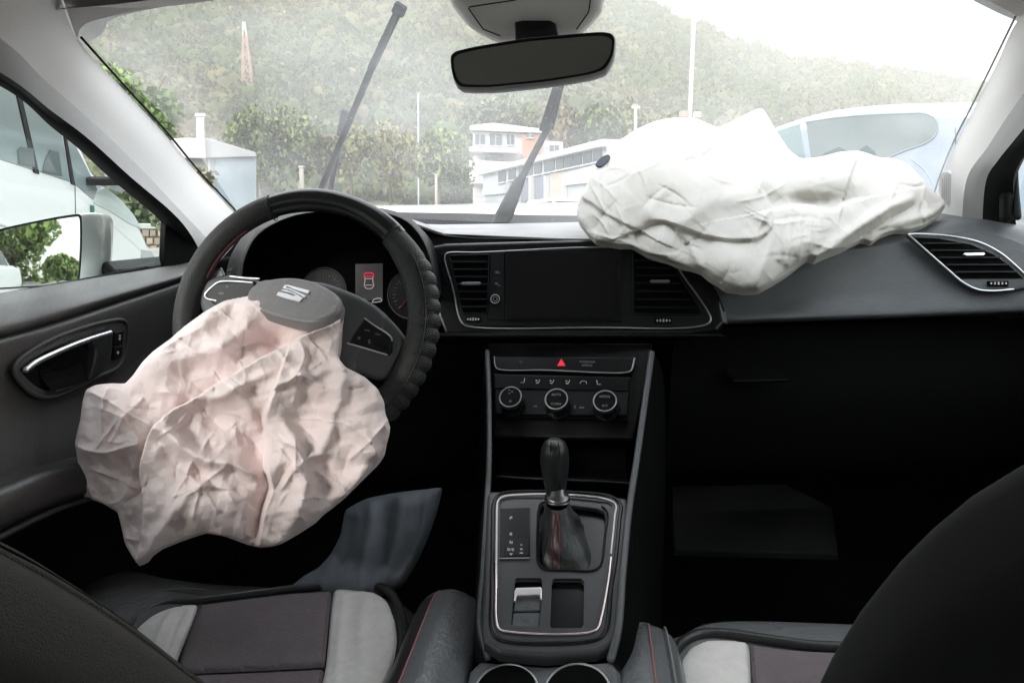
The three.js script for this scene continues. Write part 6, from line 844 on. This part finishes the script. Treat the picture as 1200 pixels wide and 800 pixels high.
{ // pale blue van ahead on the right
  const F = new Flat(P(900, 200, 6.8), P(1100, 200, 6.2), P(1000, 140, 6.5)), v = thing('pale_blue_van', 'pale blue people carrier ahead on the right behind the white airbag', 'van', V(2.6, 0, -6.8));
  part('body', F.plate([[838, 235], [870, 182], [905, 151], [932, 140.5], [965, 132], [1005, 126], [1060, 122.5], [1140, 121], [1220, 123], [1300, 135], [1360, 170], [1375, 230], [1375, 372], [830, 376], [826, 300]], 1.8, { h: -1.8, bevel: 0.10, bs: 5 }), M.vanBlue, v);
  part('side_window', F.plate([[945, 143], [975, 138.5], [1012, 135], [1060, 133], [1084, 133], [1095, 138], [1099, 148], [1097, 158], [1088, 166], [1062, 176], [1040, 185], [1022, 193], [985, 200], [953, 200]], 0.02, { h: -0.012, bevel: 0.006 }), mat(0.18, 0.21, 0.215, 0.1), v);
  part('side_window', F.plate([[908, 154], [937, 145], [947, 200], [900, 205], [886, 185]], 0.02, { h: -0.012, bevel: 0.006 }), mat(0.20, 0.26, 0.27, 0.08), v);
  part('seat_silhouette', [F.plate([[955, 194], [966, 180], [984, 172], [992, 176], [996, 200], [955, 200]], 0.004, { h: 0.0095 }), F.plate([[1005, 192], [1008, 176], [1016, 170], [1026, 178], [1030, 189]], 0.004, { h: 0.0095 })], mat(0.05, 0.08, 0.095, 0.6), v);
  part('roof_rail', tube([[905, 149], [935, 138.5], [968, 130], [1008, 124.5], [1060, 121], [1140, 119.5], [1220, 121.5]].map((p) => F.at(p[0], p[1], -0.2)), 0.02, { seg: 40 }), M.vanBlue, v);
  part('door_seam', [F.line([[942, 200], [946, 260], [950, 330]], 0.004, { h: 0.002, seg: 12 }), F.line([[1120, 150], [1122, 220], [1118, 330]], 0.004, { h: 0.002, seg: 12 })], mat(0.12, 0.14, 0.16, 0.8), v);
  part('window_trim', F.line([[945, 143], [975, 138.5], [1012, 135], [1060, 133], [1084, 133], [1095, 138], [1099, 148], [1097, 158], [1088, 166], [1062, 176], [1040, 185], [1022, 193]], 0.007, { h: 0.006, seg: 50 }), mat(0.2, 0.24, 0.28, 0.5), v);
  part('body_crease', tube([[1068, 186], [1085, 200], [1098, 225], [1104, 260]].map((p) => F.at(p[0], p[1], 0.0)), 0.006, { seg: 20 }), mat(0.3, 0.36, 0.42, 0.5), v);
  for (const px of [925, 1240]) { const c = F.px(px, 330), g = new THREE.TorusGeometry(0.24, 0.1, 10, 28).translate(c.x, 0.34 - F.o.y, -0.2).applyMatrix4(F.m()); part('wheel', g, M.tyre, v); }
}
function hatchback(name, label, x, z, turn, paint, k = 1) {
  const t = thing(name, label, 'car', V(x, 0, z)); const mtx = new THREE.Matrix4().makeRotationY(turn).setPosition(x, 0, z).scale(V(k, k, k));
  const prof = (l) => { const s = new THREE.Shape(); l.forEach(([a, b], i) => i ? s.lineTo(a, b) : s.moveTo(a, b)); return s; };
  const ex = (l, w, bev) => new THREE.ExtrudeGeometry(prof(l), { depth: w - 2 * bev, bevelEnabled: true, bevelThickness: bev, bevelSize: bev, bevelOffset: -bev, bevelSegments: 4 }).translate(0, 0, -(w - 2 * bev) / 2);
  const add = (n, g, m, p = t) => part(n, g.applyMatrix4(mtx), m, p);
  add('body', ex([[-2.05, 0.3], [-2.1, 0.55], [-2.02, 0.85], [-1.2, 0.98], [1.85, 0.98], [2.0, 0.8], [2.05, 0.5], [1.95, 0.3]], 1.76, 0.10), paint);
  add('cabin', ex([[-1.25, 0.95], [-0.55, 1.38], [0.1, 1.46], [1.1, 1.44], [1.55, 1.3], [1.88, 0.95]], 1.5, 0.14), paint);
  for (const s of [-1, 1]) { add('side_window', ex([[-0.95, 0.98], [-0.48, 1.31], [0.1, 1.37], [0.2, 0.98]], 0.02, 0.004).translate(0, 0, s * 0.755), M.carGlass); add('side_window', ex([[0.28, 0.98], [0.2, 1.37], [1.05, 1.35], [1.4, 1.2], [1.55, 0.98]], 0.02, 0.004).translate(0, 0, s * 0.755), M.carGlass);
    for (const wx of [-1.3, 1.25]) { const w = add('wheel', new THREE.TorusGeometry(0.22, 0.1, 10, 28).translate(wx, 0.32, s * 0.78), M.tyre); add('wheel_rim', new THREE.CylinderGeometry(0.19, 0.19, 0.08, 20).rotateX(Math.PI / 2).translate(wx, 0.32, s * 0.80), M.satin, w); }
    add('headlight', rbox(0.18, 0.14, 0.34, 0.05, -2.0, 0.72, s * 0.6), mat(0.5, 0.5, 0.52, 0.2)); add('tail_light', rbox(0.14, 0.3, 0.22, 0.05, 1.95, 0.82, s * 0.68), M.redPaint); }
  const glass = (a, b) => { const g = new THREE.BoxGeometry(Math.hypot(a[0] - b[0], a[1] - b[1]), 0.02, 1.24), q = Math.atan2(b[1] - a[1], b[0] - a[0]); return g.rotateZ(q).translate((a[0] + b[0]) / 2, (a[1] + b[1]) / 2, 0); };
  add('windscreen', glass([-1.23, 1.0], [-0.6, 1.385]), M.carGlass); add('rear_window', glass([1.6, 1.29], [1.86, 1.02]), M.carGlass);
  return t;
}
{ const p = ground(640, 22.5); hatchback('white_car', 'white car whose roof shows above the bonnet, before the long building', p.x, p.z, 0.15, M.vanWhite); }
{ const p = ground(1262, 7.2); hatchback('red_car', 'red car showing as a sliver at the right edge of the picture', p.x + 1.1, p.z, 1.4, M.redPaint, 1.15); }
hatchback('white_car', 'white car behind on the left, seen only in the side mirror', -5.4, 4.9, 1.35, M.vanWhite);
// trees that show in the side mirror
[[-8.6, 12.5, 5.0, 3.5, 'big leafy tree reflected in the side mirror'], [-6.4, 17, 2.0, 1.5, 'small shrubby tree reflected low in the side mirror'], [-14.5, 13, 8, 3.1, 'leafy tree at the outer edge of the side mirror']].forEach(([x, z, h, r, l], k) => tree('leafy_tree', l, V(x, 0, z), h, r, r * 0.95, [0.30, 0.40, 0.13], 601 + k, { n: 6500, core: 0, leaf: 0.15, trunk: 0.18 }));

// haze
scene.fog = new THREE.FogExp2(0xf6f4e8, 0.0017);
renderer.render(scene, camera);
